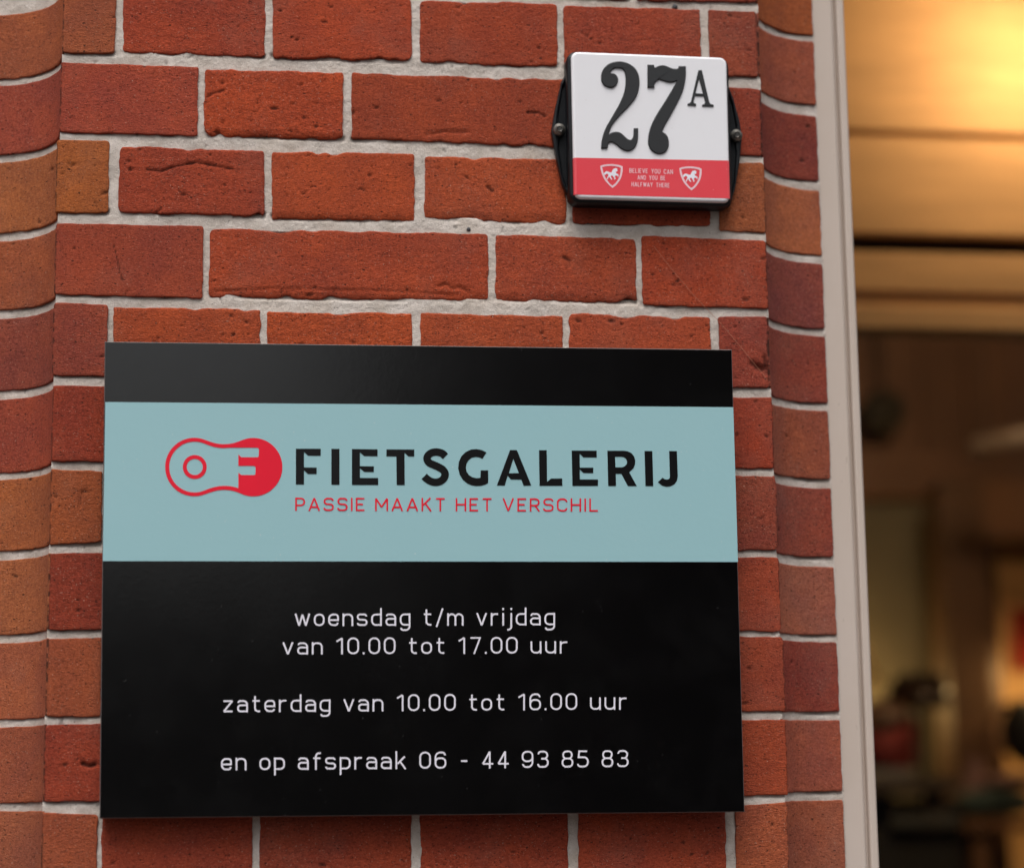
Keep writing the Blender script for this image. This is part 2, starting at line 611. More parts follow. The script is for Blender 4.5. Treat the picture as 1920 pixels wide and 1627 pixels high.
# main face rows: (x left, x right, y top L, y top R, y bottom L, y bottom R, colour, roughness)
ROWS = [
    # row above the frame
    [(113, 365, -165, -160, -48, -42, (150, 66, 46), .5), (376, 905, -158, -140, -40, -14, (150, 62, 42), 1), (918, 1180, -138, -128, -12, -1, (146, 62, 42), 1), (1192, 1418, -127, -118, -1, 3, (128, 54, 44), .6)],
    [(118, 217, -22, -20, 98, 99, (148, 80, 54), .5), (231, 497, -24, -14, 97, 106, (146, 58, 40), 1),
     (511, 772, -12, -4, 107, 112, (160, 64, 40), 1), (787, 1045, 2, 8, 116, 124, (150, 62, 40), 1),
     (1058, 1314, 12, 20, 127, 138, (140, 58, 42), .8), (1330, 1420, 20, 24, 142, 143, (132, 62, 48), .5)],
    [(113, 371, 118, 127, 246, 254, (146, 62, 48), .5), (383, 643, 131, 138, 253, 259, (165, 66, 38), 1.3),
     (659, 1190, 138, 154, 258, 280, (146, 62, 40), 1), (1204, 1427, 158, 168, 284, 291, (136, 56, 42), .5)],
    [(105, 204, 264, 265, 397, 398, (156, 88, 46), .55), (223, 496, 275, 284, 398, 403, (144, 58, 40), 1.1),
     (510, 778, 285, 289, 408, 412, (164, 70, 40), 1), (796, 1061, 293, 301, 407, 419, (158, 70, 42), 1),
     (1073, 1331, 302, 308, 417, 423, (136, 54, 36), .8), (1348, 1435, 306, 307, 431, 435, (146, 82, 52), .55)],
    [(103, 381, 419, 425, 550, 558, (142, 62, 46), .5), (393, 916, 430, 439, 555, 561, (150, 62, 40), 1.05),
     (929, 1193, 440, 448, 561, 566, (150, 64, 42), 1), (1204, 1438, 443, 452, 570, 577, (152, 60, 38), .5)],
    [(99, 201, 568, 572, 703, 703, (132, 60, 48), .5), (212, 488, 577, 581, 703, 706, (162, 70, 40), 1.1),
     (501, 774, 585, 588, 706, 712, (164, 70, 38), 1.1), (789, 1056, 588, 594, 711, 716, (158, 70, 42), 1.1),
     (1069, 1334, 588, 596, 716, 722, (154, 66, 42), 1.1), (1349, 1440, 595, 594, 725, 726, (130, 56, 48), .5)],
    [(97, 366, 723, 730, 863, 864, (138, 54, 38), .5), (378, 900, 731, 740, 864, 870, (146, 60, 40), 1),
     (914, 1180, 741, 746, 870, 874, (146, 60, 40), 1), (1192, 1450, 747, 746, 875, 877, (142, 54, 38), .5)],
    [(94, 191, 880, 884, 1020, 1014, (148, 78, 46), .55), (203, 480, 884, 886, 1016, 1018, (146, 60, 40), 1),
     (493, 768, 888, 890, 1020, 1022, (146, 60, 40), 1), (782, 1052, 890, 892, 1022, 1024, (146, 60, 40), 1),
     (1066, 1340, 892, 893, 1025, 1028, (140, 60, 46), 1), (1354, 1457, 892, 894, 1030, 1029, (134, 62, 50), .55)],
    [(92, 362, 1038, 1036, 1179, 1179, (132, 52, 38), .5), (375, 900, 1037, 1040, 1178, 1180, (146, 60, 40), 1),
     (914, 1185, 1040, 1044, 1180, 1181, (146, 60, 40), 1), (1198, 1463, 1045, 1046, 1179, 1182, (144, 62, 44), .6)],
    [(88, 190, 1198, 1196, 1342, 1341, (144, 74, 50), .5), (203, 478, 1196, 1196, 1340, 1338, (146, 60, 40), 1),
     (492, 768, 1196, 1196, 1338, 1336, (146, 60, 40), 1), (782, 1056, 1196, 1196, 1336, 1334, (146, 60, 40), 1),
     (1070, 1350, 1196, 1196, 1334, 1333, (146, 60, 40), 1), (1366, 1471, 1195, 1194, 1332, 1332, (142, 62, 44), .5)],
    [(83, 358, 1359, 1356, 1501, 1500, (138, 54, 38), .5), (371, 905, 1355, 1352, 1500, 1495, (146, 60, 40), 1),
     (918, 1190, 1352, 1352, 1494, 1494, (146, 60, 40), 1), (1203, 1476, 1351, 1350, 1494, 1488, (148, 64, 42), .55)],
    [(78, 182, 1524, 1527, 1662, 1662, (146, 74, 50), .55), (190, 474, 1524, 1522, 1662, 1660, (140, 58, 42), 1),
     (486, 771, 1522, 1518, 1660, 1658, (140, 58, 42), 1), (788, 1065, 1518, 1515, 1658, 1656, (146, 60, 44), 1),
     (1085, 1361, 1514, 1512, 1656, 1652, (150, 62, 44), 1), (1380, 1478, 1511, 1505, 1652, 1648, (146, 76, 54), .55)],
    [(74, 350, 1682, 1682, 1826, 1824, (142, 60, 42), .5), (362, 900, 1682, 1676, 1824, 1818, (150, 62, 42), 1), (914, 1190, 1676, 1672, 1818, 1812, (150, 62, 42), 1), (1204, 1486, 1672, 1668, 1812, 1806, (140, 58, 44), .5)],
]
# cracks, holes and marks seen on single bricks (photo points on the face)


def pl(*pts):
    return [px_s(*p) for p in pts]


MARKS = {
    (3, 1): [(pl((275, 318), (300, 322), (335, 311), (370, 305), (405, 312), (440, 318)), 0.0008, 0.0013, 0.9),
             (pl((290, 402), (302, 393)), 0.0012, 0.001, 0.6)],
    (4, 0): [(pl((213, 460), (219, 482), (224, 505), (229, 525)), 0.00055, 0.0008, 0.9),
             (pl((236, 552), (240, 546)), 0.0012, 0.001, 0.5)],
    (2, 1): [(pl((388, 183), (402, 175), (420, 170)), 0.0009, 0.0012, 0.9)],
    (2, 2): [(pl((990, 211), (1010, 212), (1022, 218)), 0.0010, 0.0013, 0.9), (pl((800, 253), (830, 247), (880, 248)), 0.0012, 0.001, 0.45)],
    (4, 2): [(pl((1056, 482), (1068, 488)), 0.0013, 0.0013, 0.95)],
    (4, 1): [(pl((405, 546), (520, 541), (700, 545), (860, 552)), 0.0009, 0.0007, 0.12), (pl((822, 536), (838, 533), (850, 541), (862, 538), (878, 547)), 0.0013, 0.0010, 0.45)],
    (3, 3): [(pl((914, 350), (923, 358)), 0.0012, 0.0012, 0.9), (pl((905, 385), (910, 395)), 0.0008, 0.0008, 0.6)],
    (3, 2): [(pl((671, 356), (678, 353), (683, 358)), 0.0009, 0.001, 0.9)],
    (10, 0): [(pl((156, 1432), (166, 1436), (178, 1433)), 0.0016, 0.0022, 1.0)],
    (5, 5): [(pl((1410, 680), (1422, 688), (1437, 698)), 0.0022, 0.0016, 0.75), (pl((1420, 688), (1437, 690)), 0.0030, 0.0016, 0.75), (pl((1434, 670), (1437, 690)), 0.0018, 0.0016, 0.75)],
    (3, 0): [(pl((128, 305), (134, 312), (140, 308)), 0.001, 0.0009, 0.5)],
    (7, 0): [(pl((152, 922), (172, 921)), 0.0008, 0.0009, 0.6), (pl((152, 924), (151, 950)), 0.0007, 0.0008, 0.5)],
    (1, 4): [(pl((1090, 62), (1102, 70), (1106, 58)), 0.001, 0.0008, 0.4)],
}
course_z = []
for ri, row in enumerate(ROWS):
    for bi, (xl, xr, ytl, ytr, ybl, ybr, c, ro) in enumerate(row):
        ym = (ytl + ybl) / 2
        s0, s1 = at(xl, ym)[0], at(xr, (ytr + ybr) / 2)[0]
        add_brick(s0, s1, at(xl, ybl)[2], at(xr, ybr)[2], at(xl, ytl)[2], at(xr, ytr)[2], loc_face, bc(*c), ro,
                  grooves=MARKS.get((ri, bi), ()), front=0.0005 * rng.normal() if ro > 0.7 else 0.0003, flip=False)
    a, b = row[0], row[-1]
    course_z.append(((at(a[0], a[2])[2], at(a[0], a[4])[2]), (at(b[1], b[3])[2], at(b[1], b[5])[2])))

# hollow moulded bricks, left: far edge seen at x = 0 (depth .06)
LEFT = [(-135, -10, (148, 82, 60)), (30, 149, (158, 88, 58)), (162, 290, (140, 64, 52)), (306, 437, (154, 92, 56)), (454, 581, (150, 82, 56)),
        (600, 733, (130, 64, 54)), (752, 887, (142, 64, 50)), (902, 1031, (152, 88, 54)), (1051, 1189, (150, 90, 62)), (1207, 1347, (152, 86, 62)),
        (1364, 1504, (142, 78, 58)), (1520, 1662, (150, 88, 66)), (1680, 1822, (146, 70, 52))]
LEFT_X0 = [9, 30]
RIGHT = [(-80, -78, 44, 65, (156, 84, 48)), (59, 77, 175, 195, (146, 78, 62)), (195, 221, 323, 336, (124, 56, 50)), (343, 356, 459, 480, (164, 96, 68)), (478, 496, 600, 616, (122, 62, 60)),
         (618, 631, 742, 755, (130, 60, 52)), (756, 774, 884, 898, (148, 80, 62)), (908, 915, 1035, 1043, (130, 60, 52)), (1059, 1061, 1183, 1188, (152, 88, 72)),
         (1201, 1203, 1331, 1332, (128, 54, 46)), (1351, 1347, 1483, 1479, (152, 82, 68)), (1503, 1498, 1640, 1636, (152, 84, 66)), (1660, 1654, 1798, 1792, (146, 74, 60))]
LARC = COVE * math.pi / 2
lc, rc = loc_cove(-1), loc_cove(1)
left_z, right_z = [], []
for i, (yt, yb, c) in enumerate(LEFT):
    zt, zb = at(0, yt, 0.0597)[2], at(0, yb, 0.0597)[2]
    ztn, zbn = course_z[i][0]
    ztn = (ztn + zt) / 2; zbn = (zbn + zb) / 2
    left_z.append((zt, zb))
    # s runs from the arris to the left
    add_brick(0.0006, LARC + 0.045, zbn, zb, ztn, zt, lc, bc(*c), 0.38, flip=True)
for i, (yti, yto, ybi, ybo, c) in enumerate(RIGHT):
    zt = (at(1430, yti, 0.038)[2] + at(1530, yto, 0.061)[2]) / 2
    zb = (at(1430, ybi, 0.038)[2] + at(1530, ybo, 0.061)[2]) / 2
    right_z.append((zt, zb))
    ztn, zbn = course_z[i][1]
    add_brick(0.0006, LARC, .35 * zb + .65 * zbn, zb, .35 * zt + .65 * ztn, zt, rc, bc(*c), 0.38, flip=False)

# more courses of the same pier above and below the picture, regular and coarser
NEX = 5
ZTOP, ZBOT = course_z[0][0][0], course_z[-1][0][1]
ext_z = [(ZTOP + 0.060 * (k + 1), ZTOP + 0.060 * (k + 1) - 0.0505) for k in range(NEX)] + \
        [(ZBOT - 0.0095 - 0.060 * k, ZBOT - 0.060 * (k + 1)) for k in range(NEX)]


def rc_():
    return bc(148 + 7 * rng.normal(), 64 + 4 * rng.normal(), 45 + 2 * rng.normal())


for i, (zt, zb) in enumerate(ext_z):
    even = (i % 2 == 0) if i < NEX else ((i - NEX) % 2 == 0)
    cuts = [0.0, 0.0430, 0.1535, 0.2645, 0.3755, 0.4845, PIER_W] if even else [0.0, 0.105, 0.3155, 0.4225, PIER_W]
    for a, b in zip(cuts[:-1], cuts[1:]):
        add_brick(a + (0.003 if a > 0 else 0), b - (0.003 if b < PIER_W else 0), zb, zb, zt, zt, loc_face, rc_(), 0.9, res=0.0032)
    add_brick(0.0006, LARC + 0.045, zb, zb, zt, zt, lc, rc_(), 0.38, res=0.0032, flip=True)
    add_brick(0.0006, LARC, zb, zb, zt, zt, rc, rc_(), 0.38, res=0.0032)
# bricks of the flat wall left of the hollow
for i, (zt, zb) in enumerate(left_z + ext_z):
    xx = -0.113
    if i % 2:
        add_brick(xx - 0.047, xx, zb, zb, zt, zt, loc_flank, rc_(), 0.8, res=0.0032)
        xx -= 0.057
    while xx > -0.62:
        L = 0.102 if (i % 2 == 0) else 0.207
        add_brick(xx - L, xx, zb, zb, zt, zt, loc_flank, rc_(), 0.8, res=0.0032)
        xx -= L + 0.010

# mortar: one relief sheet over face, hollows and flank


def mortar_sheet(sa, sb, za, zb, loc, res, flip, seed, mk):
    nu, nv = int((sb - sa) / res) + 2, int((zb - za) / res) + 2
    s = np.linspace(sa, sb, nu); z = np.linspace(za, zb, nv)
    S_, Z_ = np.meshgrid(s, z, indexing='ij')
    h = -0.0015 + 0.0005 * fbm(S_ * 50, Z_ * 90, seed, 3) + 0.00028 * fbm(S_ * 420, Z_ * 420, seed + 3, 2) + 0.0004 * fbm(S_ * 9, Z_ * 9, seed + 5, 2)
    k = hash2(np.floor(S_ / 0.0016), np.floor(Z_ / 0.0016), seed)
    pit_and_shade = (fbm(S_ * 160, Z_ * 160, seed + 9, 3) > 0.62) * 0.5
    h = h - pit_and_shade * 0.0010
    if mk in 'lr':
        pit_and_shade = np.maximum(pit_and_shade, 0.8 * np.exp(-((S_ - sa) / 0.0016) ** 2))  # shade of the crevice at the arris put into the mortar colour
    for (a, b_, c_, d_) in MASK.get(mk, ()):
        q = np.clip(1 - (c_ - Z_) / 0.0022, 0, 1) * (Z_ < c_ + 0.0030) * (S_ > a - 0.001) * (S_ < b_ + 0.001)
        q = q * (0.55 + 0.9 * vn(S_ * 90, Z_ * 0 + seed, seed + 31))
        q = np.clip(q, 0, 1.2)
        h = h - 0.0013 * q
        pit_and_shade = np.maximum(pit_and_shade, 0.28 * q)  # ledge shade under each brick painted into the mortar
    for (a, b_, c_, d_) in MASK.get(mk, ()):
        m = (S_ > a + 0.0022) & (S_ < b_ - 0.0022) & (Z_ > c_ + 0.0026) & (Z_ < d_ - 0.0026)
        h = np.where(m, -0.013, h)
    V = loc(S_, Z_, h).reshape(-1, 3)
    return V, grid_faces(nu, nv, flip), pit_and_shade.ravel()


zb0, zt0 = course_z[-1][0][1] - 0.012, course_z[0][0][0] + 0.012
parts = [mortar_sheet(0.0004, PIER_W - 0.0004, zb0, zt0, loc_face, 0.0011, False, 3, 'face'),
         mortar_sheet(0.0022, LARC + 0.046, zb0, zt0, lc, 0.0014, True, 11, 'l'),
         mortar_sheet(0.0022, LARC + 0.001, zb0, zt0, rc, 0.0014, False, 19, 'r'),
         mortar_sheet(-0.8, -0.104, ext_z[-1][1], ext_z[NEX - 1][0], loc_flank, 0.003, False, 27, 'f')]
for (za_, zc_) in ((zt0, ext_z[NEX - 1][0]), (ext_z[-1][1], zb0)):
    parts += [mortar_sheet(0.0004, PIER_W - 0.0004, za_, zc_, loc_face, 0.003, False, 3, 'face'),
              mortar_sheet(0.0022, LARC + 0.046, za_, zc_, lc, 0.003, True, 11, 'l'),
              mortar_sheet(0.0022, LARC + 0.001, za_, zc_, rc, 0.003, False, 19, 'r')]
VV, FF, PP, n = [], [], [], 0
for V, Fq, P in parts:
    VV.append(V); FF.append(Fq + n); PP.append(P); n += len(V)
mesh_np('mortar', np.concatenate(VV) - np.array([0.262, 0, -1.6]), np.concatenate(FF), M_MORT, pier, attrs={'pit_and_shade': np.concatenate(PP)})
# plain masonry core and the parts of the pier above and below what is seen
M_PLAIN = simple('dull_brick', alb(140, 66, 48), 0.9, nscale=30, amt=0.25, bump=0.3)


def core(z0, z1, name):
    pts = []
    for k in range(9):
        a = k / 8 * math.pi / 2
        pts.append((-COVE + COVE * math.cos(a) + 0.016, COVE * math.sin(a) + 0.016))
    left = [(-0.8, 0.076)] + [(x, min(y, 0.076)) for x, y in pts[::-1]]
    right = [(PIER_W - x, min(y, 0.076)) for x, y in pts]
    prof = left + right + [(0.5843, 0.30), (-0.8, 0.30)]
    n = len(prof)
    V = [(x, y, z0) for x, y in prof] + [(x, y, z1) for x, y in prof]
    V = [(x - 0.262, y, z + 1.6) for x, y, z in V]
    Fs = [(i, (i + 1) % n, n + (i + 1) % n, n + i) for i in range(n)] + [tuple(range(n))[::-1], tuple(range(n, 2 * n))]
    return mesh_py(name, V, Fs, M_PLAIN, pier)


core(ext_z[-1][1] - 0.002, ext_z[NEX - 1][0] + 0.002, 'masonry_core')
core(-1.6, ext_z[-1][1] - 0.003, 'pier_foot')
core(ext_z[NEX - 1][0] + 0.003, 2.2, 'pier_head')

# pebbles caught in the mortar
for (x, y, r_) in ((1266, 12, .0022), (879, 429, .0016), (1110, 417, .0012), (300, 553, .0010)):
    q_ = at(x, y)
    pv, pf_ = [], []
    for j in range(7):
        p = -math.pi / 2 + math.pi * j / 6
        for i in range(10):
            a_ = 2 * math.pi * i / 10
            kk = r_ * (1 + 0.15 * math.sin(2 * a_ + j))
            pv.append((q_[0] - 0.262 + kk * math.cos(p) * math.cos(a_), 0.0012 + 0.6 * kk * math.cos(p) * math.sin(a_), q_[2] + 1.6 + kk * math.sin(p)))
    for j in range(6):
        for i in range(10):
            kk = (i + 1) % 10
            pf_.append((j * 10 + i, j * 10 + kk, (j + 1) * 10 + kk, (j + 1) * 10 + i))
    mesh_py('pebble', pv, pf_, M_PEB, pier, smooth=True)


def thread(pts, r=0.00016):
    V, Fs = [], []
    for i, p in enumerate(pts):
        a, b = pts[max(i - 1, 0)], pts[min(i + 1, len(pts) - 1)]
        t = Vector(b) - Vector(a); t.normalize()
        n1 = t.cross(Vector((0, 1, 0))); n1.normalize(); n2 = t.cross(n1)
        for k_ in range(5):
            an = 2 * math.pi * k_ / 5
            V.append(tuple(Vector(p) + (n1 * math.cos(an) + n2 * math.sin(an)) * r))
    for i in range(len(pts) - 1):
        for k_ in range(5):
            j = (k_ + 1) % 5
            Fs.append((i * 5 + k_, i * 5 + j, i * 5 + 5 + j, i * 5 + 5 + k_))
    return V, Fs


tpts = [at(1226, 462, -0.0012), at(1262, 508, -0.0016), at(1300, 553, -0.0016), at(1352, 607, -0.0016), at(1396, 659, -0.0016), at(1438, 711, -0.0008)]
tv, tf = thread([tuple(p) for p in tpts])
th = mesh_py('cobweb_thread', tv, tf, simple('thread_fibre', (0.45, 0.17, 0.10, 1), 0.5), None, smooth=True)
tag(th, 'fine slanting cobweb thread on the bricks just right of the large black sign', 'thread')

# ------------------------------------------------------------------ stroke lettering
b_, T_, w_ = .085, .915, .72
H_, wd = 1.295, .78


def rrect(x0, y0, x1, y1, r):
    return ('c', [(x0, y0, r), (x1, y0, r), (x1, y1, r), (x0, y1, r)])


def st(*p, r=0.0):
    return ('o', [(q[0], q[1], q[2] if len(q) > 2 else r) for q in p])


G = {
    'o': (w_, [rrect(0, b_, w_, T_, .32)]),
    'e': (w_, [st((w_ - .03, .27), (w_ - .03, b_), (0, b_, .32), (0, T_, .32), (w_, T_, .32), (w_, .48, 0), (.02, .48), r=.2)]),
    'n': (w_, [st((0, 0), (0, 1)), st((0, .62), (0, T_), (w_, T_), (w_, 0), r=.3)]),
    's': (w_, [st((w_ - .03, .76), (w_ - .03, T_, .2), (0, T_, .22), (0, .52, .2), (w_, .48, .2), (w_, b_, .22), (0, b_, .2), (0, .24))]),
    'd': (w_, [st((w_, 0), (w_, 1.42)), st((w_, T_), (0, T_), (0, b_), (w_, b_), r=.32)]),
    'a': (w_, [st((.03, .76), (.03, T_, .2), (w_, T_, .3), (w_, 0)), st((w_, .57), (0, .57), (0, b_), (w_, b_), r=.22)]),
    'g': (w_, [st((w_, 1), (w_, -.33, .3), (.04, -.33, .24), (.04, -.16)), st((w_, T_), (0, T_), (0, b_), (w_, b_), r=.32)]),
    't': (.58, [st((.2, 1.3), (.2, b_, .25), (.6, b_)), st((0, T_), (.58, T_))]),
    '/': (.50, [st((0, -.1), (.5, 1.38))]),
    'm': (1.18, [st((0, 0), (0, 1)), st((0, .62), (0, T_), (.59, T_), (.59, 0), r=.3), st((.59, .62), (.59, T_), (1.18, T_), (1.18, 0), r=.3)]),
    'v': (.74, [st((0, 1), (.37, .03), (.74, 1))]),
    'w': (1.12, [st((0, 1), (.29, .04), (.56, .92), (.83, .04), (1.12, 1))]),
    'r': (.50, [st((0, 0), (0, 1)), st((0, .55), (0, T_), (.52, T_), r=.3)]),
    'i': (.0, [st((0, 0), (0, 1)), st((0, 1.22), (0, 1.40))]),
    'j': (.22, [st((.22, 1), (.22, -.33), (-.1, -.33), r=.26), st((.22, 1.22), (.22, 1.40))]),
    'u': (w_, [st((w_, 0), (w_, 1)), st((0, 1), (0, b_), (w_, b_), (w_, .4), r=.3)]),
    'z': (w_, [st((0, T_), (w_ - .02, T_), (.02, b_), (w_, b_))]),
    'f': (.56, [st((.2, 0), (.2, 1.31), (.6, 1.31), r=.26), st((0, T_), (.56, T_))]),
    'p': (w_, [st((0, -.42), (0, 1)), st((0, T_), (w_, T_), (w_, b_), (0, b_), r=.32)]),
    'k': (w_, [st((0, 0), (0, 1.42)), st((.66, 1), (.1, .42)), st((.30, .60), (.72, 0))]),
    '0': (wd, [rrect(0, b_, wd, H_, .37)]),
    '1': (.50, [st((0, 1.04), (.44, 1.30), (.44, 0))]),
    '7': (wd, [st((0, H_), (wd - .02, H_), (.28, 0))]),
    '6': (wd, [rrect(0, b_, wd, .84, .32), st((0, .5), (0, H_, .4), (wd - .04, H_, .3), (wd - .04, 1.06))]),
    '9': (wd, [rrect(0, .54, wd, H_, .32), st((wd, .9), (wd, b_, .4), (.04, b_, .3), (.04, .32))]),
    '8': (wd, [rrect(0, b_, wd, .73, .29), rrect(.05, .73, wd - .05, H_, .26)]),
    '5': (wd, [st((wd - .06, H_), (.10, H_, 0), (.05, .82, 0), (wd, .82, .32), (wd, b_, .34), (0, b_, .3), (0, .30))]),
    '3': (wd, [st((.03, 1.08), (.03, H_, .3), (wd - .05, H_, .28), (wd - .05, .73, .26), (.26, .73)), st((.30, .73), (wd, .73, .3), (wd, b_, .34), (0, b_, .3), (0, .32))]),
    '4': (wd, [st((.56, 0), (.56, 1.34)), st((.56, 1.32), (.02, .36), (.84, .36))]),
    '-': (.62, [st((.08, .60), (.56, .60))]),
    '.': (.02, [st((0, 0), (0, .17))]),
    'P': (.74, [st((0, 0), (0, H_, 0), (.74, H_, .32), (.74, .58, .32), (0, .58))]),
    'A': (.92, [st((0, 0), (.46, 1.34), (.92, 0)), st((.14, .40), (.78, .40))]),
    'S': (.80, [st((.78, 1.06), (.78, H_, .3), (.02, H_, .3), (.02, .72, .28), (.80, .68, .28), (.80, b_, .3), (0, b_, .3), (0, .32))]),
    'I': (.0, [st((0, 0), (0, 1.38))]),
    'E': (.68, [st((.70, H_), (0, H_), (0, b_), (.70, b_)), st((0, .70), (.58, .70))]),
    'M': (1.02, [st((0, 0), (0, 1.32), (.51, .42), (1.02, 1.32), (1.02, 0))]),
    'K': (.78, [st((0, 0), (0, 1.38)), st((.74, 1.38), (.06, .62)), st((.26, .84), (.78, 0))]),
    'T': (.80, [st((0, H_), (.80, H_)), st((.40, 0), (.40, H_))]),
    'H': (.80, [st((0, 0), (0, 1.38)), st((.80, 0), (.80, 1.38)), st((0, .70), (.80, .70))]),
    'V': (.90, [st((0, 1.38), (.45, .05), (.90, 1.38))]),
    'R': (.76, [st((0, 0), (0, H_, 0), (.74, H_, .32), (.74, .62, .32), (0, .62)), st((.40, .62), (.78, 0))]),
    'C': (.80, [st((.80, 1.0), (.80, H_, .34), (0, H_, .36), (0, b_, .36), (.80, b_, .34), (.80, .36))]),
    'L': (.66, [st((0, 1.38), (0, b_), (.70, b_))]),
    'B': (.74, [st((0, .70), (0, H_, 0), (.70, H_, .26), (.70, .70, .26), (0, .70)), st((0, .70), (.74, .70, .28), (.74, b_, .28), (0, b_, 0), (0, .74))]),
    'Y': (.84, [st((0, 1.38), (.42, .62), (.84, 1.38)), st((.42, 0), (.42, .66))]),
    'O': (.78, [rrect(0, b_, .78, H_, .34)]),
    'U': (.78, [st((0, 1.38), (0, b_), (.78, b_), (.78, 1.38), r=.34)]),
    'N': (.80, [st((0, 0), (0, 1.32), (.80, .06), (.80, 1.38))]),
    'D': (.78, [('c', [(0, b_, 0), (.78, b_, .36), (.78, H_, .36), (0, H_, 0)])]),
    'F': (.66, [st((.68, H_), (0, H_), (0, 0)), st((0, .68), (.56, .68))]),
    'W': (1.24, [st((0, 1.38), (.31, .05), (.62, 1.25), (.93, .05), (1.24, 1.38))]),
}


def fillet(kind, P):
    pts = [np.array(p[:2], float) for p in P]
    rs = [p[2] for p in P]
    n = len(pts)
    out = []
    for i in range(n):
        if kind == 'o' and i in (0, n - 1) or rs[i] <= 0:
            out.append(pts[i])
            continue
        a, b, c = pts[i - 1], pts[i], pts[(i + 1) % n]
        u, v = a - b, c - b
        lu, lv = np.linalg.norm(u), np.linalg.norm(v)
        u, v = u / lu, v / lv
        ka = 1.0 if (kind == 'o' and i == 1) else 0.5
        kc = 1.0 if (kind == 'o' and i == n - 2) else 0.5
        cs = np.clip(u @ v, -1, 1)
        half = math.acos(cs) / 2
        t = min(rs[i] / math.tan(half), lu * ka * .999, lv * kc * .999)
        r = t * math.tan(half)
        p0, p1 = b + u * t, b + v * t
        cen = b + (u + v) / np.linalg.norm(u + v) * (r / math.sin(half))
        a0 = math.atan2(*(p0 - cen)[::-1]); a1 = math.atan2(*(p1 - cen)[::-1])
        da = (a1 - a0 + math.pi) % (2 * math.pi) - math.pi
        for k in range(8):
            t_ = a0 + da * k / 7
            out.append(cen + r * np.array([math.cos(t_), math.sin(t_)]))
    return out


def layout(text, gap=.43, space=.72, stroke=.17):
    x, res = 0.0, []
    for ch in text:
        if ch == ' ':
            x += space
            continue
        wdt, ss = G[ch]
        for kind, P in ss:
            q = [np.array([p[0] + x, p[1]]) for p in fillet(kind, P)]
            run = [q[0]]
            for i in range(1, len(q)):
                run.append(q[i])
                if kind == 'o' and i < len(q) - 1:
                    a, c = q[i - 1] - q[i], q[i + 1] - q[i]
                    if a @ c > 0.35 * np.linalg.norm(a) * np.linalg.norm(c):      # acute corner: start a new stroke
                        res.append((kind, run))
                        run = [q[i]]
            res.append((kind, run))
        x += wdt + gap
    return res, x - gap


def ribbon(pts, hw, closed):
    """two offset lists with mitred corners"""
    n = len(pts)
    L, R_ = [], []
    for i in range(n):
        a = pts[i - 1] if (i > 0 or closed) else None
        c = pts[(i + 1) % n] if (i < n - 1 or closed) else None
        b = pts[i]
        d1 = (b - a) if a is not None else (c - b)
        d2 = (c - b) if c is not None else (b - a)
        l1, l2 = np.linalg.norm(d1), np.linalg.norm(d2)
        if l1 < 1e-9: d1, l1 = d2, l2
        if l2 < 1e-9: d2, l2 = d1, l1
        d1, d2 = d1 / l1, d2 / l2
        n1, n2 = np.array([-d1[1], d1[0]]), np.array([-d2[1], d2[0]])
        m = n1 + n2
        q = np.linalg.norm(m)
        m = m / q if q > 1e-6 else n1
        k = min(1 / max(m @ n1, 0.28), 1.5)
        L.append(b + m * hw * k)
        R_.append(b - m * hw * k)
    return L, R_


class Plate:
    """local frame of a flat plate: x right, z up, y into the wall; front at local y = 0"""
    def __init__(s, o, ax, ay, az):
        cx, sx, cy, sy, cz, sz = math.cos(ax), math.sin(ax), math.cos(ay), math.sin(ay), math.cos(az), math.sin(az)
        Rx = np.array([[1, 0, 0], [0, cx, -sx], [0, sx, cx]])
        Ry = np.array([[cy, 0, sy], [0, 1, 0], [-sy, 0, cy]])
        Rz = np.array([[cz, -sz, 0], [sz, cz, 0], [0, 0, 1]])
        s.M = Rz @ Ry @ Rx
        s.o = np.array(o, float)
        s.mat = Matrix([list(s.M[i]) + [s.o[i]] for i in range(3)] + [[0, 0, 0, 1]])

    def uv(s, x, y):
        d = ray(x, y)
        n = s.M[:, 1]
        t = ((s.o - CAM) @ n) / (d @ n)
        q = s.M.T @ (CAM + d * t - s.o)
        return np.array([q[0], q[2]])


def text_part(plate, root, text, x0, yb0, x1, yb1, em, stroke, mat, gap=.43, space=.72, h0=0.0003, name='lettering', label=None):
    st_, L = layout(text, gap, space)
    V, Fs = [], []
    e0 = plate.uv(x0, yb0)
    sc = np.linalg.norm(plate.uv(x0, yb0 - em) - e0)
    for k, (kind, pts) in enumerate(st_):
        q = [plate.uv(x0 + (p[0] / L) * (x1 - x0), yb0 + (yb1 - yb0) * p[0] / L - p[1] * em) for p in pts]
        cl = kind == 'c'
        A, B = ribbon(q, stroke / 2 * sc, cl)
        y = -(h0 + 0.00002 * (k % 6))
        n = len(V)
        m = len(q)
        V += [(a[0], y, a[1]) for a in A] + [(a[0], y, a[1]) for a in B]
        for i in range(m if cl else m - 1):
            j = (i + 1) % m
            Fs.append((n + i, n + m + i, n + m + j, n + j))
    o = mesh_py(name, V, Fs, mat, root)
    if label: o['label'] = label
    return o


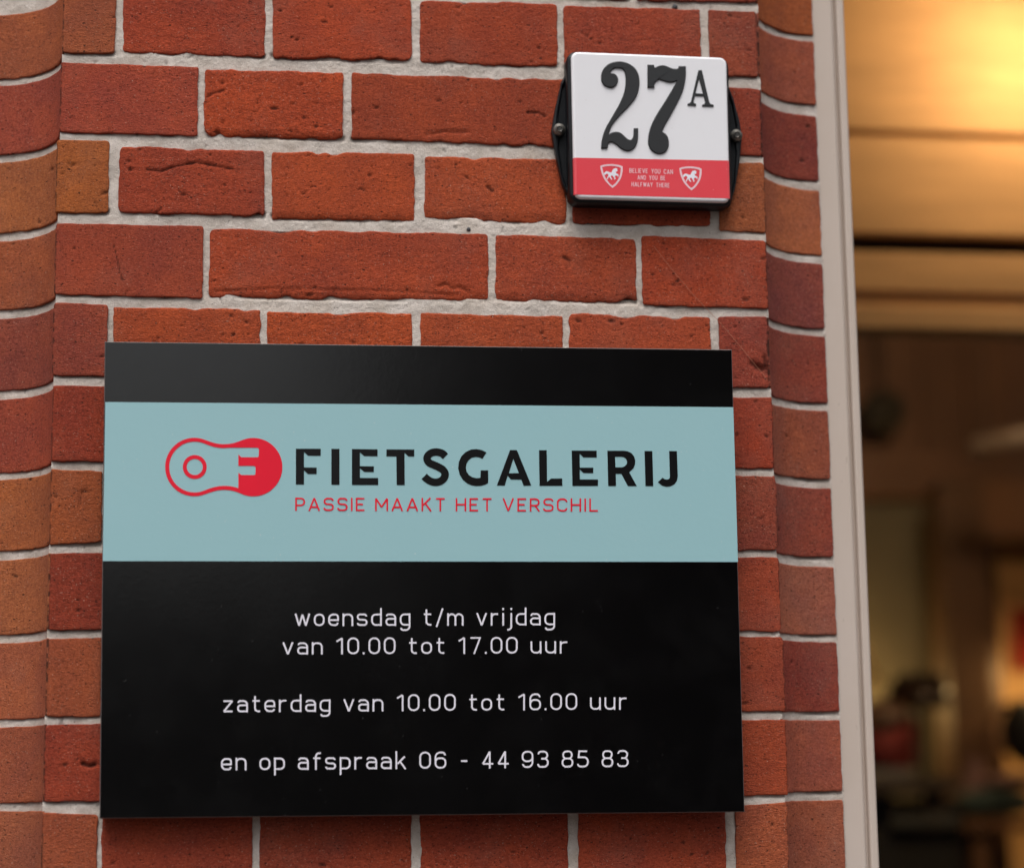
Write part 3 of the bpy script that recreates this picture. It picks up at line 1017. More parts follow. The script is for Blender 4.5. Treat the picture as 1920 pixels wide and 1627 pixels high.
def poly_part(name, loops, mat, root, y0=-0.0003, depth=0.0, label=None, bev=0.0, join=None):
    """flat or raised shape from closed outlines (first of each list outer, others holes) in plate coordinates"""
    V, Fs = [], []
    for lp in loops:
        flat = [Vector((p[0], 0, p[1])) for l in lp for p in l]
        base = len(V)
        if depth <= 0:
            V += [(v.x, y0, v.z) for v in flat]
            tris = tessellate_polygon([[Vector((p[0], p[1], 0)) for p in l] for l in lp])
            Fs += [tuple(base + i for i in t) for t in tris]
        else:
            tris = tessellate_polygon([[Vector((p[0], p[1], 0)) for p in l] for l in lp])
            # three rings: top inset, shoulder, foot
            ins = []
            for li, l in enumerate(lp):
                pts = [np.array(p, float) for p in l]
                ar = sum(pts[i][0] * pts[(i + 1) % len(pts)][1] - pts[(i + 1) % len(pts)][0] * pts[i][1] for i in range(len(pts)))
                A, B = ribbon(pts, bev, True)
                inner = A if ar > 0 else B
                outer_is_solid = (li == 0)
                if not outer_is_solid:
                    inner = B if ar > 0 else A
                ins += inner
            V += [(p[0], y0 - depth, p[1]) for p in ins]
            V += [(v.x, y0 - depth + bev, v.z) for v in flat]
            V += [(v.x, y0, v.z) for v in flat]
            N = len(flat)
            Fs += [tuple(base + i for i in t) for t in tris]
            off = base
            for l in lp:
                m = len(l)
                for i in range(m):
                    j = (i + 1) % m
                    Fs.append((off + i, off + j, off + N + j, off + N + i))
                    Fs.append((off + N + i, off + N + j, off + 2 * N + j, off + 2 * N + i))
                off += m
    o = mesh_py(name, V, Fs, mat, root)
    me = o.data
    import bmesh
    bm = bmesh.new(); bm.from_mesh(me)
    if depth > 0:
        bmesh.ops.recalc_face_normals(bm, faces=bm.faces)
    else:
        for f in bm.faces:
            if f.normal.y > 0: f.normal_flip()
    bm.to_mesh(me); bm.free()
    if label: o['label'] = label
    return o


def crv(pts, n=6):
    """closed outline through points; a third value 1 marks a sharp corner"""
    m = len(pts)
    P = [np.array(p[:2], float) for p in pts]
    K = [len(p) > 2 for p in pts]
    out = []
    for i in range(m):
        p0, p1, p2, p3 = P[i - 1], P[i], P[(i + 1) % m], P[(i + 2) % m]
        if K[i]: p0 = p1
        if K[(i + 1) % m]: p3 = p2
        if K[i] and K[(i + 1) % m]:
            out.append(p1)
            continue
        for k in range(n):
            t = k / n
            out.append(0.5 * ((2 * p1) + (-p0 + p2) * t + (2 * p0 - 5 * p1 + 4 * p2 - p3) * t * t + (-p0 + 3 * p1 - 3 * p2 + p3) * t ** 3))
    return out


# ------------------------------------------------------------------ the big sign
SP = Plate((0.26274, -0.024, 0.1756), 0.0300, -0.00218, -0.0180)
sign = empty('shop_sign', mat=SP.mat, label='black rectangular shop sign with pale teal band, red logo and opening hours', cat='sign')
c4 = [SP.uv(196.3, 640.3), SP.uv(1372.6, 655.2), SP.uv(1396.6, 1521.6), SP.uv(186.3, 1533.8)]


def ring_at(q, y, ins):
    cen = sum(q) / 4
    out = []
    for p in q:
        s = np.sign(p - cen)
        out.append((p[0] - s[0] * ins, y, p[1] - s[1] * ins))
    return out


V = ring_at(c4, 0.0004, 0.0005) + ring_at(c4, 0.0010, 0.0) + ring_at(c4, 0.0130, 0.0) + ring_at(c4, 0.0130, 0.003)
Fs = [(0, 1, 2, 3)]
for r in range(3):
    for i in range(4):
        j = (i + 1) % 4
        Fs.append((r * 4 + i, r * 4 + 4 + i, r * 4 + 4 + j, r * 4 + j))
Fs.append((12, 15, 14, 13))
mesh_py('panel', V, Fs, M_EDGE, sign)
# mounting rails to the wall behind the panel
for x in (-0.15, 0.15):
    boxes('mounting_rail', [((x - 0.015, 0.0132, -0.13), (x + 0.015, 0.019, 0.13))], M_EDGE, sign)
q = ring_at(c4, 0.0, 0.00055)
mesh_py('black_face', [(p[0], 0.0, p[2]) for p in q], [(0, 3, 2, 1)], M_BLACK, sign)
tl, tr, br, bl = SP.uv(197.6, 753.6), SP.uv(1374.8, 763.4), SP.uv(1383.6, 1053.2), SP.uv(192.8, 1051.6)
mesh_py('teal_band', [(p[0], -0.00012, p[1]) for p in (tl, bl, br, tr)], [(0, 1, 2, 3)], M_TEAL, sign)


def cropuv(plate, ox, oy, sc):
    return lambda pts: [tuple(plate.uv(ox + p[0] / sc, oy + p[1] / sc)) + tuple(p[2:]) for p in pts]


LG = cropuv(SP, 280, 740, 3.84)
k = 1


def arc(cx, cy, r, a0, a1, n=28):
    return [(cx + r * math.cos(math.radians(a0 + (a1 - a0) * i / n)), cy + r * math.sin(math.radians(a0 + (a1 - a0) * i / n))) for i in range(n + 1)]


def bez(p0, p1, p2, p3, n=12):
    out = []
    for i in range(1, n):
        t = i / n
        out.append(tuple((1 - t) ** 3 * a + 3 * (1 - t) ** 2 * t * b + 3 * (1 - t) * t * t * c + t ** 3 * d for a, b, c, d in zip(p0, p1, p2, p3)))
    return out


# image y grows downwards: angles clockwise on screen
La = arc(324, 520, 210, 68, 292, 40)         # left disc from lower right over left to upper right
Ra = arc(748, 521, 210, -112, 112, 40)
outer = La + bez(La[-1], (455, 345), (490, 356), (535, 356)) + [(535, 356)] + bez((535, 356), (580, 356), (610, 350), Ra[0]) + Ra + \
    bez(Ra[-1], (620, 692), (580, 684), (535, 684)) + [(535, 684)] + bez((535, 684), (490, 684), (455, 697), La[0])
Li = arc(326, 520, 183, 68, 292, 40)
inner = Li + bez(Li[-1], (430, 364), (470, 383), (535, 384)) + [(535, 384), (560, 382), (600, 381), (774, 381), (785, 384), (789, 393), (788, 440), (784, 448), (776, 450), (662, 450), (641, 430),
        (641, 512), (750, 512), (761, 515), (765, 523), (764, 570), (761, 576), (753, 578), (662, 578), (641, 560), (641, 672)] + bez((641, 672), (600, 658), (570, 656), (535, 656)) + [(535, 656)] + bez((535, 656), (480, 656), (440, 672), Li[0])
poly_part('logo', [[LG(outer), LG(inner)], [LG(arc(327, 520, 86, 0, 351.4, 40)), LG(arc(327, 520, 58, 0, 351.4, 40))]], M_PRINT_RED, sign, y0=-0.0003,
          label='red logo of a chain link with the letters O and F')
A1 = cropuv(SP, 550, 820, 5.053)
A2 = cropuv(SP, 920, 820, 5.053)


def thick(pts, hw, n=8):
    """open curve fattened to an outline"""
    m = len(pts)
    P = [np.array(p, float) for p in pts]
    P = [2 * P[0] - P[1]] + P + [2 * P[-1] - P[-2]]
    o = []
    for i in range(1, m):
        p0, p1, p2, p3 = P[i - 1:i + 3]
        for k in range(n):
            t = k / n
            o.append(0.5 * ((2 * p1) + (-p0 + p2) * t + (2 * p0 - 5 * p1 + 4 * p2 - p3) * t * t + (-p0 + 3 * p1 - 3 * p2 + p3) * t ** 3))
    o.append(P[-2])
    A, B = ribbon(o, hw, False)
    return [tuple(a) for a in A] + [tuple(a) for a in B[::-1]]


FIET = [
    [A1([(24, 107), (260, 107), (258, 174), (140, 173), (101, 138), (101, 284), (221, 286), (220, 347), (140, 347), (101, 312), (101, 446), (24, 446)])],
    [A1([(360, 108), (437, 108), (437, 448), (360, 448)])],
    [A1([(555, 110), (798, 113), (797, 178), (672, 177), (631, 142), (631, 272), (763, 274), (762, 327), (672, 327), (631, 292), (631, 383), (804, 384), (804, 450), (555, 450)])],
    [A1([(882, 113), (1146, 115), (1145, 180), (1090, 180), (1053, 145), (1055, 451), (979, 451), (976, 180), (882, 179)])],
    [A1(thick([(1441, 180), (1410, 152), (1365, 139), (1318, 143), (1282, 165), (1266, 200), (1285, 238), (1330, 260), (1378, 282), (1420, 310), (1438, 350), (1422, 392), (1385, 418), (1340, 425), (1295, 412), (1262, 390), (1240, 368)], 35.5))],
    [A1([(1830, 142), (1790, 204), (1765, 190), (1730, 184), (1690, 192), (1658, 218), (1640, 252), (1634, 288), (1642, 325), (1664, 357), (1697, 378), (1735, 386), (1772, 382), (1775, 312), (1846, 312), (1846, 431), (1815, 448), (1775, 458), (1735, 461), (1690, 454), (1645, 434), (1605, 400), (1575, 350), (1561, 290), (1568, 230), (1592, 178), (1632, 138), (1682, 115), (1735, 110), (1785, 120)])],
    [A2([(183, 120), (248, 120), (385, 456), (312, 457), (290, 399), (190, 398), (161, 362), (133, 456), (58, 455)]), A2([(214, 203), (267, 338), (172, 339)])],
    [A2([(457, 121), (531, 121), (534, 421), (572, 389), (677, 389), (679, 458), (463, 458)])],
    [A2([(767, 124), (1004, 126), (1004, 190), (878, 189), (843, 155), (844, 286), (972, 287), (971, 338), (880, 337), (844, 303), (845, 397), (1017, 398), (1016, 459), (774, 459)])],
    [A2([(1105, 126), (1262, 126), (1300, 132), (1335, 150), (1358, 180), (1369, 218), (1368, 255), (1352, 292), (1312, 330), (1384, 461), (1300, 461), (1238, 345), (1184, 345), (1188, 460), (1113, 460)]),
     A2([(1178, 183), (1182, 283), (1240, 283), (1268, 274), (1288, 252), (1292, 230), (1282, 204), (1262, 188), (1238, 183)])],
    [A2([(1457, 129), (1531, 129), (1540, 461), (1466, 461)])],
    [A2([(1690, 129), (1764, 130), (1772, 370), (1764, 410), (1740, 444), (1705, 462), (1665, 467), (1625, 458), (1583, 424), (1627, 382), (1645, 394), (1665, 399), (1684, 396), (1696, 384), (1697, 362)])],
]
for gi, lp in enumerate(FIET):
    poly_part('letter', [lp], M_PRINT_BLACK, sign, y0=-0.0003)
text_part(SP, sign, 'PASSIE MAAKT HET VERSCHIL', 555, 957.5, 1120, 959, 17.9, .17, M_PRINT_RED, gap=.44, space=.62)
text_part(SP, sign, 'woensdag t/m vrijdag', 554, 1173.6, 1039, 1172, 23.6, .138, M_PRINT_WHITE)
text_part(SP, sign, 'van 10.00 tot 17.00 uur', 531, 1226.8, 1063, 1224.8, 23.2, .138, M_PRINT_WHITE)
text_part(SP, sign, 'zaterdag van 10.00 tot 16.00 uur', 419, 1335.2, 1174, 1330, 23.4, .138, M_PRINT_WHITE)
text_part(SP, sign, 'en op afspraak 06 - 44 93 85 83', 416, 1443.8, 1177, 1437.6, 23.6, .138, M_PRINT_WHITE)

# ------------------------------------------------------------------ house number plate
NP = Plate((0.43363, -0.018, 0.51353), 0.0047, 0.0010, -0.0031)
plaque = empty('house_number_plate', mat=NP.mat, label='small white and red house number plate 27A in a black holder on the brick pier', cat='house number')
pc = [NP.uv(1071, 96), NP.uv(1363, 107.5), NP.uv(1370, 380), NP.uv(1076.5, 372)]


def rounded(q, r, n=6):
    """q: tl,tr,br,bl -> outline"""
    out = []
    for i in range(4):
        a, b, c = q[i - 1], q[i], q[(i + 1) % 4]
        u = (a - b) / np.linalg.norm(a - b); v = (c - b) / np.linalg.norm(c - b)
        for k in range(n + 1):
            t = k / n * math.pi / 2
            out.append(b + u * r * (1 - math.sin(t)) + v * r * (1 - math.cos(t)))
    return out


def inset(q, d):
    cen = sum(q) / 4
    return [p - np.sign(p - cen) * d for p in q]


def pillow(name, q, r, mat, root, rings, front=True):
    """stack of rounded outlines: rings = [(inset, y)] from front to back, front capped by a gently domed fan"""
    V, Fs = [], []
    m = None
    for (d, y) in rings:
        o = rounded(inset(q, d), max(r - d, 0.0008))
        m = len(o)
        V += [(p[0], y, p[1]) for p in o]
    for k in range(len(rings) - 1):
        for i in range(m):
            j = (i + 1) % m
            Fs.append((k * m + i, k * m + j, (k + 1) * m + j, (k + 1) * m + i))
    Fs.append(tuple(range(m))[::-1])
    o = mesh_py(name, V, Fs, mat, root, smooth=True)
    import bmesh
    bm = bmesh.new(); bm.from_mesh(o.data)
    bmesh.ops.recalc_face_normals(bm, faces=bm.faces)
    bm.to_mesh(o.data); bm.free()
    for p in o.data.polygons:
        p.use_smooth = len(p.vertices) < 5
    return o


pillow('plate', pc, 0.0055, M_ENAMEL, plaque, [(0.0022, 0.0), (0.0013, 0.00018), (0.0006, 0.0007), (0.0002, 0.0015), (0.0, 0.0026), (0.0, 0.006)])
hq = [pc[0] + np.array([-.0030, .0009]), pc[1] + np.array([.0018, .0009]), pc[2] + np.array([.0020, -.0024]), pc[3] + np.array([-.0028, -.0024])]
pillow('holder', hq, 0.0075, M_HOLDER, plaque, [(0.0022, 0.0026), (0.0008, 0.0030), (0.0, 0.0042), (0.0, 0.0165)])


def wing(pts, name):
    """pressed lug of the holder with raised rim: outline on the wall"""
    P = [NP.uv(*p) for p in pts]
    cen = sum(P) / len(P)
    V, Fs = [], []
    n = len(P)
    spec = [(0.0, 0.0172), (0.0, 0.0128), (0.0016, 0.0120), (0.0036, 0.0128), (0.0044, 0.0146)]
    for d, y in spec:
        for p in P:
            v = cen - p
            V.append((p[0] + v[0] * min(1, d / np.linalg.norm(v) * 1.6), y, p[1] + v[1] * min(1, d / np.linalg.norm(v) * 1.6)))
    for k in range(len(spec) - 1):
        for i in range(n):
            j = (i + 1) % n
            Fs.append((k * n + i, k * n + j, (k + 1) * n + j, (k + 1) * n + i))
    Fs.append(tuple(range((len(spec) - 1) * n, len(spec) * n)))
    o = mesh_py(name, V, Fs, M_HOLDER, plaque)
    import bmesh
    bm = bmesh.new(); bm.from_mesh(o.data)
    bmesh.ops.recalc_face_normals(bm, faces=bm.faces)
    bm.to_mesh(o.data); bm.free()
    m = o.modifiers.new('bevel', 'BEVEL'); m.width = 0.0006; m.segments = 2
    return o


wl = wing([(1066, 128), (1084, 128), (1086, 362), (1068, 354), (1059, 335), (1047, 280), (1039, 236), (1046, 195), (1058, 142)], 'lug')
wr = wing([(1352, 140), (1369, 140), (1382, 172), (1394, 215), (1399, 246), (1395, 290), (1386, 345), (1376, 378), (1356, 380)], 'lug')


def screw(x, y):
    c = NP.uv(x, y)
    V, Fs = [], []
    n = 20
    rings = [(0.0046, 0.0135), (0.0046, 0.0100), (0.0040, 0.0088), (0.0022, 0.0082)]
    for r, yy in rings:
        V += [(c[0] + r * math.cos(2 * math.pi * i / n), yy, c[1] + r * math.sin(2 * math.pi * i / n)) for i in range(n)]
    for k in range(3):
        for i in range(n):
            j = (i + 1) % n
            Fs.append((k * n + i, (k + 1) * n + i, (k + 1) * n + j, k * n + j))
    Fs.append(tuple(range(3 * n, 4 * n)))
    s = mesh_py('screw', V, Fs, M_STEEL, plaque, smooth=True)
    a = 0.4
    pts = []
    for i in range(12):
        r = 0.0021 if i % 2 == 0 else 0.0011
        pts.append((c[0] + r * math.cos(a + i * math.pi / 6), c[1] + r * math.sin(a + i * math.pi / 6)))
    o = poly_part('socket', [[pts]], M_DARKSLOT, s, y0=0.0080)
    return s


screw(1053, 235)
screw(1387, 246)
# red film across the lower part
film = [NP.uv(1075.2, 296), NP.uv(1368.2, 301.5), NP.uv(1369.8, 372.5), NP.uv(1076.4, 365.0)]
V, Fs = [], []
fr_ = [(0.0022, 0.0), (0.0013, 0.00018), (0.0006, 0.0007), (0.0002, 0.0015), (0.0, 0.0026)]
for d, y in fr_[::-1]:
    V += [(film[0][0] + d - .00012, y - .00012, film[0][1]), (film[3][0] + d - .00012, y - .00012, film[3][1])]
for d, y in fr_:
    V += [(film[1][0] - d + .00012, y - .00012, film[1][1]), (film[2][0] - d + .00012, y - .00012, film[2][1])]
for k in range(9):
    Fs.append((2 * k, 2 * k + 1, 2 * k + 3, 2 * k + 2))
mesh_py('red_film', V, Fs, M_FILM, plaque)
D = cropuv(NP, 1000, 60, 4.364)
two = [(553, 385), (556, 345), (570, 310), (595, 280), (630, 258), (680, 246), (735, 248), (790, 268), (835, 305), (860, 355), (868, 415), (860, 480), (838, 540), (800, 590), (760, 635), (715, 680),
       (675, 725), (645, 765), (628, 800), (618, 840), (640, 826), (680, 820), (715, 830), (745, 855), (770, 878), (792, 885), (810, 872), (818, 840), (820, 790, 1), (857, 790, 1), (856, 860), (848, 910),
       (828, 950), (795, 974), (755, 976), (715, 958), (685, 932), (655, 912), (630, 906), (612, 920), (606, 957, 1), (553, 957, 1), (556, 910), (568, 850), (590, 790), (620, 735), (655, 675), (690, 615),
       (720, 555), (742, 495), (753, 430), (753, 370), (742, 325), (715, 303), (680, 299), (650, 310), (632, 331), (638, 343), (660, 345), (682, 362), (693, 390), (688, 420), (672, 445), (645, 460), (612, 458), (580, 442), (560, 415)]
seven = [(933, 272, 1), (985, 272, 1), (992, 292), (1010, 287), (1035, 278), (1068, 277), (1100, 288), (1135, 302), (1165, 305), (1183, 299), (1188, 283, 1), (1246, 283, 1), (1247, 350), (1238, 420), (1220, 490),
         (1192, 555), (1155, 625), (1120, 690), (1088, 745), (1065, 790), (1055, 820), (1080, 835), (1100, 865), (1108, 905), (1103, 945), (1085, 980), (1055, 998), (1020, 1001), (980, 985), (952, 955),
         (938, 910), (940, 855), (955, 790), (985, 720), (1025, 650), (1070, 580), (1110, 515), (1145, 455), (1170, 408), (1150, 414), (1120, 418), (1085, 412), (1050, 400), (1025, 395), (1003, 407), (990, 432), (990, 460, 1), (933, 460, 1)]
aa = [(1350, 316), (1378, 316), (1438, 575), (1448, 592), (1474, 598), (1474, 614), (1380, 611), (1380, 598), (1400, 592), (1405, 580), (1393, 529), (1322, 525), (1310, 570), (1313, 586), (1329, 591), (1331, 607), (1261, 603), (1261, 590), (1280, 583), (1290, 570)]
ah = [(1354, 385), (1387, 508), (1326, 505)]
poly_part('numeral', [[crv(D(two), 4)]], M_NUM, plaque, y0=0.0, depth=0.0013, bev=0.0006, label='raised black numeral 2')
poly_part('numeral', [[crv(D(seven), 4)]], M_NUM, plaque, y0=0.0, depth=0.0013, bev=0.0006, label='raised black numeral 7')
poly_part('letter', [[D(aa), D(ah)]], M_NUM, plaque, y0=0.0, depth=0.0008, bev=0.00025, label='small raised black letter A')
SH = [(135, 100, 1), (180, 86), (240, 76), (320, 72), (400, 80), (460, 92), (502, 112, 1), (499, 190), (485, 260), (458, 325), (400, 408), (335, 462, 1), (270, 405), (205, 325), (165, 240), (145, 170)]
SI = [(165, 122, 1), (210, 108), (260, 102), (320, 100), (380, 106), (430, 116), (470, 132, 1), (466, 195), (455, 250), (432, 310), (385, 380), (334, 424, 1), (288, 385), (232, 312), (195, 235), (176, 170)]
HO = [(192, 236), (205, 205), (232, 188), (262, 192), (285, 205), (318, 208), (335, 170), (352, 146), (385, 136), (412, 146), (414, 186), (402, 196), (388, 186), (392, 222), (428, 238), (434, 262), (424, 286), (414, 256), (382, 258), (372, 282), (388, 306), (366, 326), (358, 316), (368, 304),
      (350, 282), (334, 258), (304, 262), (312, 292), (334, 318), (318, 328), (292, 296), (284, 270), (264, 292), (252, 326), (240, 314), (250, 290), (268, 256), (258, 232), (236, 226), (212, 250)]
for (ox, oy, sl_) in ((1110, 300, 0.0), (1110 + 1292 / 8.727, 300 + 38 / 8.727, 0.0)):
    E_ = cropuv(NP, ox, oy, 8.727)
    sh = poly_part('shield_emblem', [[crv(E_(SH), 4), crv(E_(SI), 4)]], M_FILM_PRINT, plaque, y0=-0.00025)
    poly_part('horse', [[E_(HO)]], M_PRINT_WHITE, sh, y0=-0.00025)
text_part(NP, plaque, 'BELIEVE YOU CAN', 1180.5, 324.5, 1261, 327.0, 6.3, .17, M_FILM_PRINT, gap=.50, space=1.15, h0=0.00025)
text_part(NP, plaque, 'AND YOU BE', 1195.5, 337.0, 1247, 338.6, 6.0, .17, M_FILM_PRINT, gap=.50, space=1.15, h0=0.00025)
text_part(NP, plaque, 'HALFWAY THERE', 1184.5, 349.8, 1255, 352.2, 6.0, .17, M_FILM_PRINT, gap=.50, space=1.15, h0=0.00025)

# ------------------------------------------------------------------ shop window
win = empty('shop_window', (0.60, 0.062, -1.0), 'tall shop window in a putty coloured frame right of the brick pier', 'window')
WX, WY, WZ = 0.60, 0.062, -1.0


def wbox(name, x0, x1, y0, y1, z0, z1, mat):
    return boxes(name, [((x0 - WX, y0 - WY, z0 - WZ), (x1 - WX, y1 - WY, z1 - WZ))], mat, win, 0.0006)


WZ0, WZ1, WX1 = -0.95, 1.35, 2.75
# left stile as one moulded profile, run vertically
# (x, y): flat fascia, round bead, groove, lip, return to the glass
pf = [(0.5700, 0.075), (0.5700, 0.0625), (0.5990, 0.0625)]
for k in range(5):
    a = math.pi / 2 * (1 - k / 4)
    pf.append((0.5990 + 0.0030 * math.cos(a), 0.0655 - 0.0030 * math.sin(a)))
pf += [(0.6022, 0.0700), (0.6050, 0.0700), (0.6053, 0.0672)]
for k in range(4):
    a = math.pi - (math.pi / 2) * k / 3
    pf.append((0.6071 + 0.0018 * math.cos(a), 0.0665 - 0.0018 * math.sin(a)))
pf += [(0.6108, 0.0652), (0.6122, 0.0668), (0.6124, 0.0900), (0.6124, 0.130), (0.5700, 0.130)]


def profile_run(name, prof, z0, z1, mirror=None):
    P = prof if mirror is None else [(mirror - x, y) for x, y in prof]
    n = len(P)
    V = [(x - WX, y - WY, z0 - WZ) for x, y in P] + [(x - WX, y - WY, z1 - WZ) for x, y in P]
    Fs = [(i, (i + 1) % n, n + (i + 1) % n, n + i) for i in range(n)] + [tuple(range(n)), tuple(range(n, 2 * n))]
    o = mesh_py(name, V, Fs, M_FRAME, win)
    import bmesh
    bm = bmesh.new(); bm.from_mesh(o.data)
    bmesh.ops.recalc_face_normals(bm, faces=bm.faces)
    bm.to_mesh(o.data); bm.free()
    return o


profile_run('stile', pf, WZ0, WZ1)
profile_run('stile', pf, WZ0, WZ1, mirror=WX1 + 0.6)
wbox('top_rail', 0.6125, WX1 - 0.0125, 0.066, 0.128, WZ1 - 0.05, WZ1 - 0.0005, M_FRAME)
wbox('sill', 0.6125, WX1 - 0.0125, 0.050, 0.128, WZ0 + 0.0005, WZ0 + 0.06, M_FRAME)
wbox('pane', 0.6126, WX1 - 0.0126, 0.1000, 0.1040, WZ0 + 0.061, WZ1 - 0.051, M_GLASS)

# building front around the window
fw = boxes('front_wall', [((0.5700, 0.140, WZ1), (2.85, 0.30, 2.2)), ((0.5845, 0.075, -1.6), (2.85, 0.30, WZ0 - 0.002)),
                          ((2.85, 0.03, -1.6), (6.2, 0.30, 2.2)), ((-3.0, 0.069, -1.6), (-0.802, 0.30, 2.2)), ((-3.0, 0.05, 2.202), (6.2, 0.35, 8.0))], M_PLAIN)
tag(fw, kind='structure')

# ------------------------------------------------------------------ inside the shop
M_AMBER = wood_mat('varnished_pine', (0.62, 0.36, 0.15, 1), 0.85, (0.7, 4, 5))
M_BROWN = wood_mat('brown_timber', (0.20, 0.095, 0.045, 1), 0.5, (1, 1, 0.4))
M_DBROWN = simple('dark_brown_wall', (0.17, 0.085, 0.05, 1), 0.6, nscale=3, amt=0.25)
M_GREEN = simple('grey_green_wall', (0.145, 0.13, 0.095, 1), 0.8, nscale=4, amt=0.15)
M_OCHRE = simple('ochre_wall', (0.62, 0.36, 0.15, 1), 0.7, nscale=4, amt=0.12)
M_FLOOR = simple('dark_floor', (0.03, 0.025, 0.02, 1), 0.5, nscale=8, amt=0.3)
M_BLK = simple('matt_black', (0.005, 0.005, 0.0055, 1), 0.8)
M_RED = simple('red_fabric', (0.12, 0.006, 0.006, 1), 0.8, nscale=30, amt=0.3)
M_RED2 = simple('bright_red_paint', (0.28, 0.022, 0.010, 1), 0.9)
M_GREY = simple('grey_metal', (0.05, 0.053, 0.05, 1), 0.4, nscale=20)
M_TEALD = simple('dark_teal_cloth', (0.04, 0.07, 0.07, 1), 0.8, nscale=30, amt=0.3)
M_PURP = simple('dull_mauve_cloth', (0.20, 0.11, 0.11, 1), 0.8, nscale=30, amt=0.3)
tag(boxes('shop_floor', [((-2.98, 0.31, -1.62), (6.18, 8.0, -1.60))], M_FLOOR), kind='structure')
tag(boxes('shop_ceiling', [((-2.98, 0.31, 1.60), (6.18, 8.0, 1.64))], M_DBROWN), kind='structure')
tag(boxes('shop_wall', [((-2.98, 7.2, -1.598), (6.18, 7.3, 1.598))], M_DBROWN), kind='structure')
tag(boxes('side_wall', [((-3.0, 0.31, -1.598), (-2.98, 7.19, 1.598)), ((6.18, 0.31, -1.598), (6.2, 7.19, 1.598))], M_DBROWN), kind='structure')

# timber bulkhead behind the window head
BY = 1.15
bul = empty('timber_bulkhead', (1.6, BY, 0.5), 'glowing amber timber boarding hung behind the top of the shop window', 'panelling')


def zz(y, Y, x=1760):
    return at(x, y, Y)[2]


def bboard(y0, y1, x0=0.45, x1=3.3, dy=0.0, th=0.02, mat=M_AMBER, name='board'):
    za, zb = zz(y1, BY), zz(y0, BY)
    return boxes(name, [((x0 - 1.6, dy, za - 0.5), (x1 - 1.6, dy + th, zb - 0.5))], mat, bul, 0.0025)


bboard(-420, -60)
bboard(-54, 248)
bboard(262, 440)
bboard(244, 266, dy=0.010, th=0.01, name='groove_strip')
bboard(474, 548)
bboard(550, 578, dy=0.008)
bboard(580, 622, dy=-0.012, th=0.04, name='bottom_rail')
boxes('backing', [((0.45 - 1.6, 0.09, zz(600, BY) - 0.5), (3.3 - 1.6, 0.10, zz(-420, BY) - 0.5))], simple('backing_brown', (0.07, 0.035, 0.018, 1), 0.8), bul)

# lamp in front of the boarding, just right of the picture
lp = at(1998, 14, BY - 0.165)
lamp = empty('spot_lamp', tuple(lp), 'small warm spot lamp lighting the amber boarding at the upper right', 'lamp')
M_SHADE = simple('lamp_white', (0.6, 0.58, 0.52, 1), 0.5)
V, Fs = [], []
n = 24
for r, dz_ in ((0.012, 0.06), (0.03, 0.05), (0.035, 0.0), (0.033, 0.0), (0.028, 0.047)):
    V += [(r * math.cos(2 * math.pi * i / n), -0.03 + r * math.sin(2 * math.pi * i / n), dz_ + 0.02) for i in range(n)]
for k in range(4):
    for i in range(n):
        j = (i + 1) % n
        Fs.append((k * n + i, k * n + j, (k + 1) * n + j, (k + 1) * n + i))
mesh_py('lamp_shade', V, Fs, M_SHADE, lamp, smooth=True)
boxes('stem', [((-0.005, -0.035, 0.081), (0.005, -0.025, 1.6 - lp[2] - 0.002))], M_BLK, lamp)
L1 = bpy.data.lights.new('lamp_bulb', 'POINT')
L1.energy = 5.0
L1.color = (1.0, 0.69, 0.43)
L1.shadow_soft_size = 0.03
lo = bpy.data.objects.new('lamp_bulb', L1)
link(lo, lamp)
lo.location = (0, 0, 0)

# things further back in the shop (they show out of focus)


def lathe(name, prof, mat, parent, loc=(0, 0, 0), n=28, axis='z'):
    V, Fs = [], []
    for r, z in prof:
        for i in range(n):
            a = 2 * math.pi * i / n
            p = (r * math.cos(a), r * math.sin(a), z)
            if axis == 'y': p = (p[0], p[2], p[1])
            V.append((p[0] + loc[0], p[1] + loc[1], p[2] + loc[2]))
    for k in range(len(prof) - 1):
        for i in range(n):
            j = (i + 1) % n
            Fs.append((k * n + i, k * n + j, (k + 1) * n + j, (k + 1) * n + i))
    return mesh_py(name, V, Fs, mat, parent, smooth=True)


def blob(name, rx, ry, rz, mat, parent=None, loc=(0, 0, 0), cut=-1.0, seed=0, rough=0.06):
    V, Fs = [], []
    nu, nv = 28, 16
    for j in range(nv + 1):
        p = cut * math.pi / 2 + (1 - cut) * math.pi / 2 * j / nv
        for i in range(nu):
            a = 2 * math.pi * i / nu
            s = 1 + rough * math.sin(3 * a + seed) * math.cos(4 * p + seed)
            V.append((loc[0] + rx * s * math.cos(p) * math.cos(a), loc[1] + ry * s * math.cos(p) * math.sin(a), loc[2] + rz * s * math.sin(p)))
    for j in range(nv):
        for i in range(nu):
            k = (i + 1) % nu
            Fs.append((j * nu + i, j * nu + k, (j + 1) * nu + k, (j + 1) * nu + i))
    return mesh_py(name, V, Fs, mat, parent, smooth=True)


def pbox(name, xa, xb, ya, yb, Y, th, mat, label=None, cat=None, kind=None, bev=0.003):
    a, b = at(xa, yb, Y), at(xb, ya, Y)
    o = boxes(name, [((a[0], Y, a[2]), (b[0], Y + th, b[2]))], mat, None, bev)
    return tag(o, label, cat, kind)


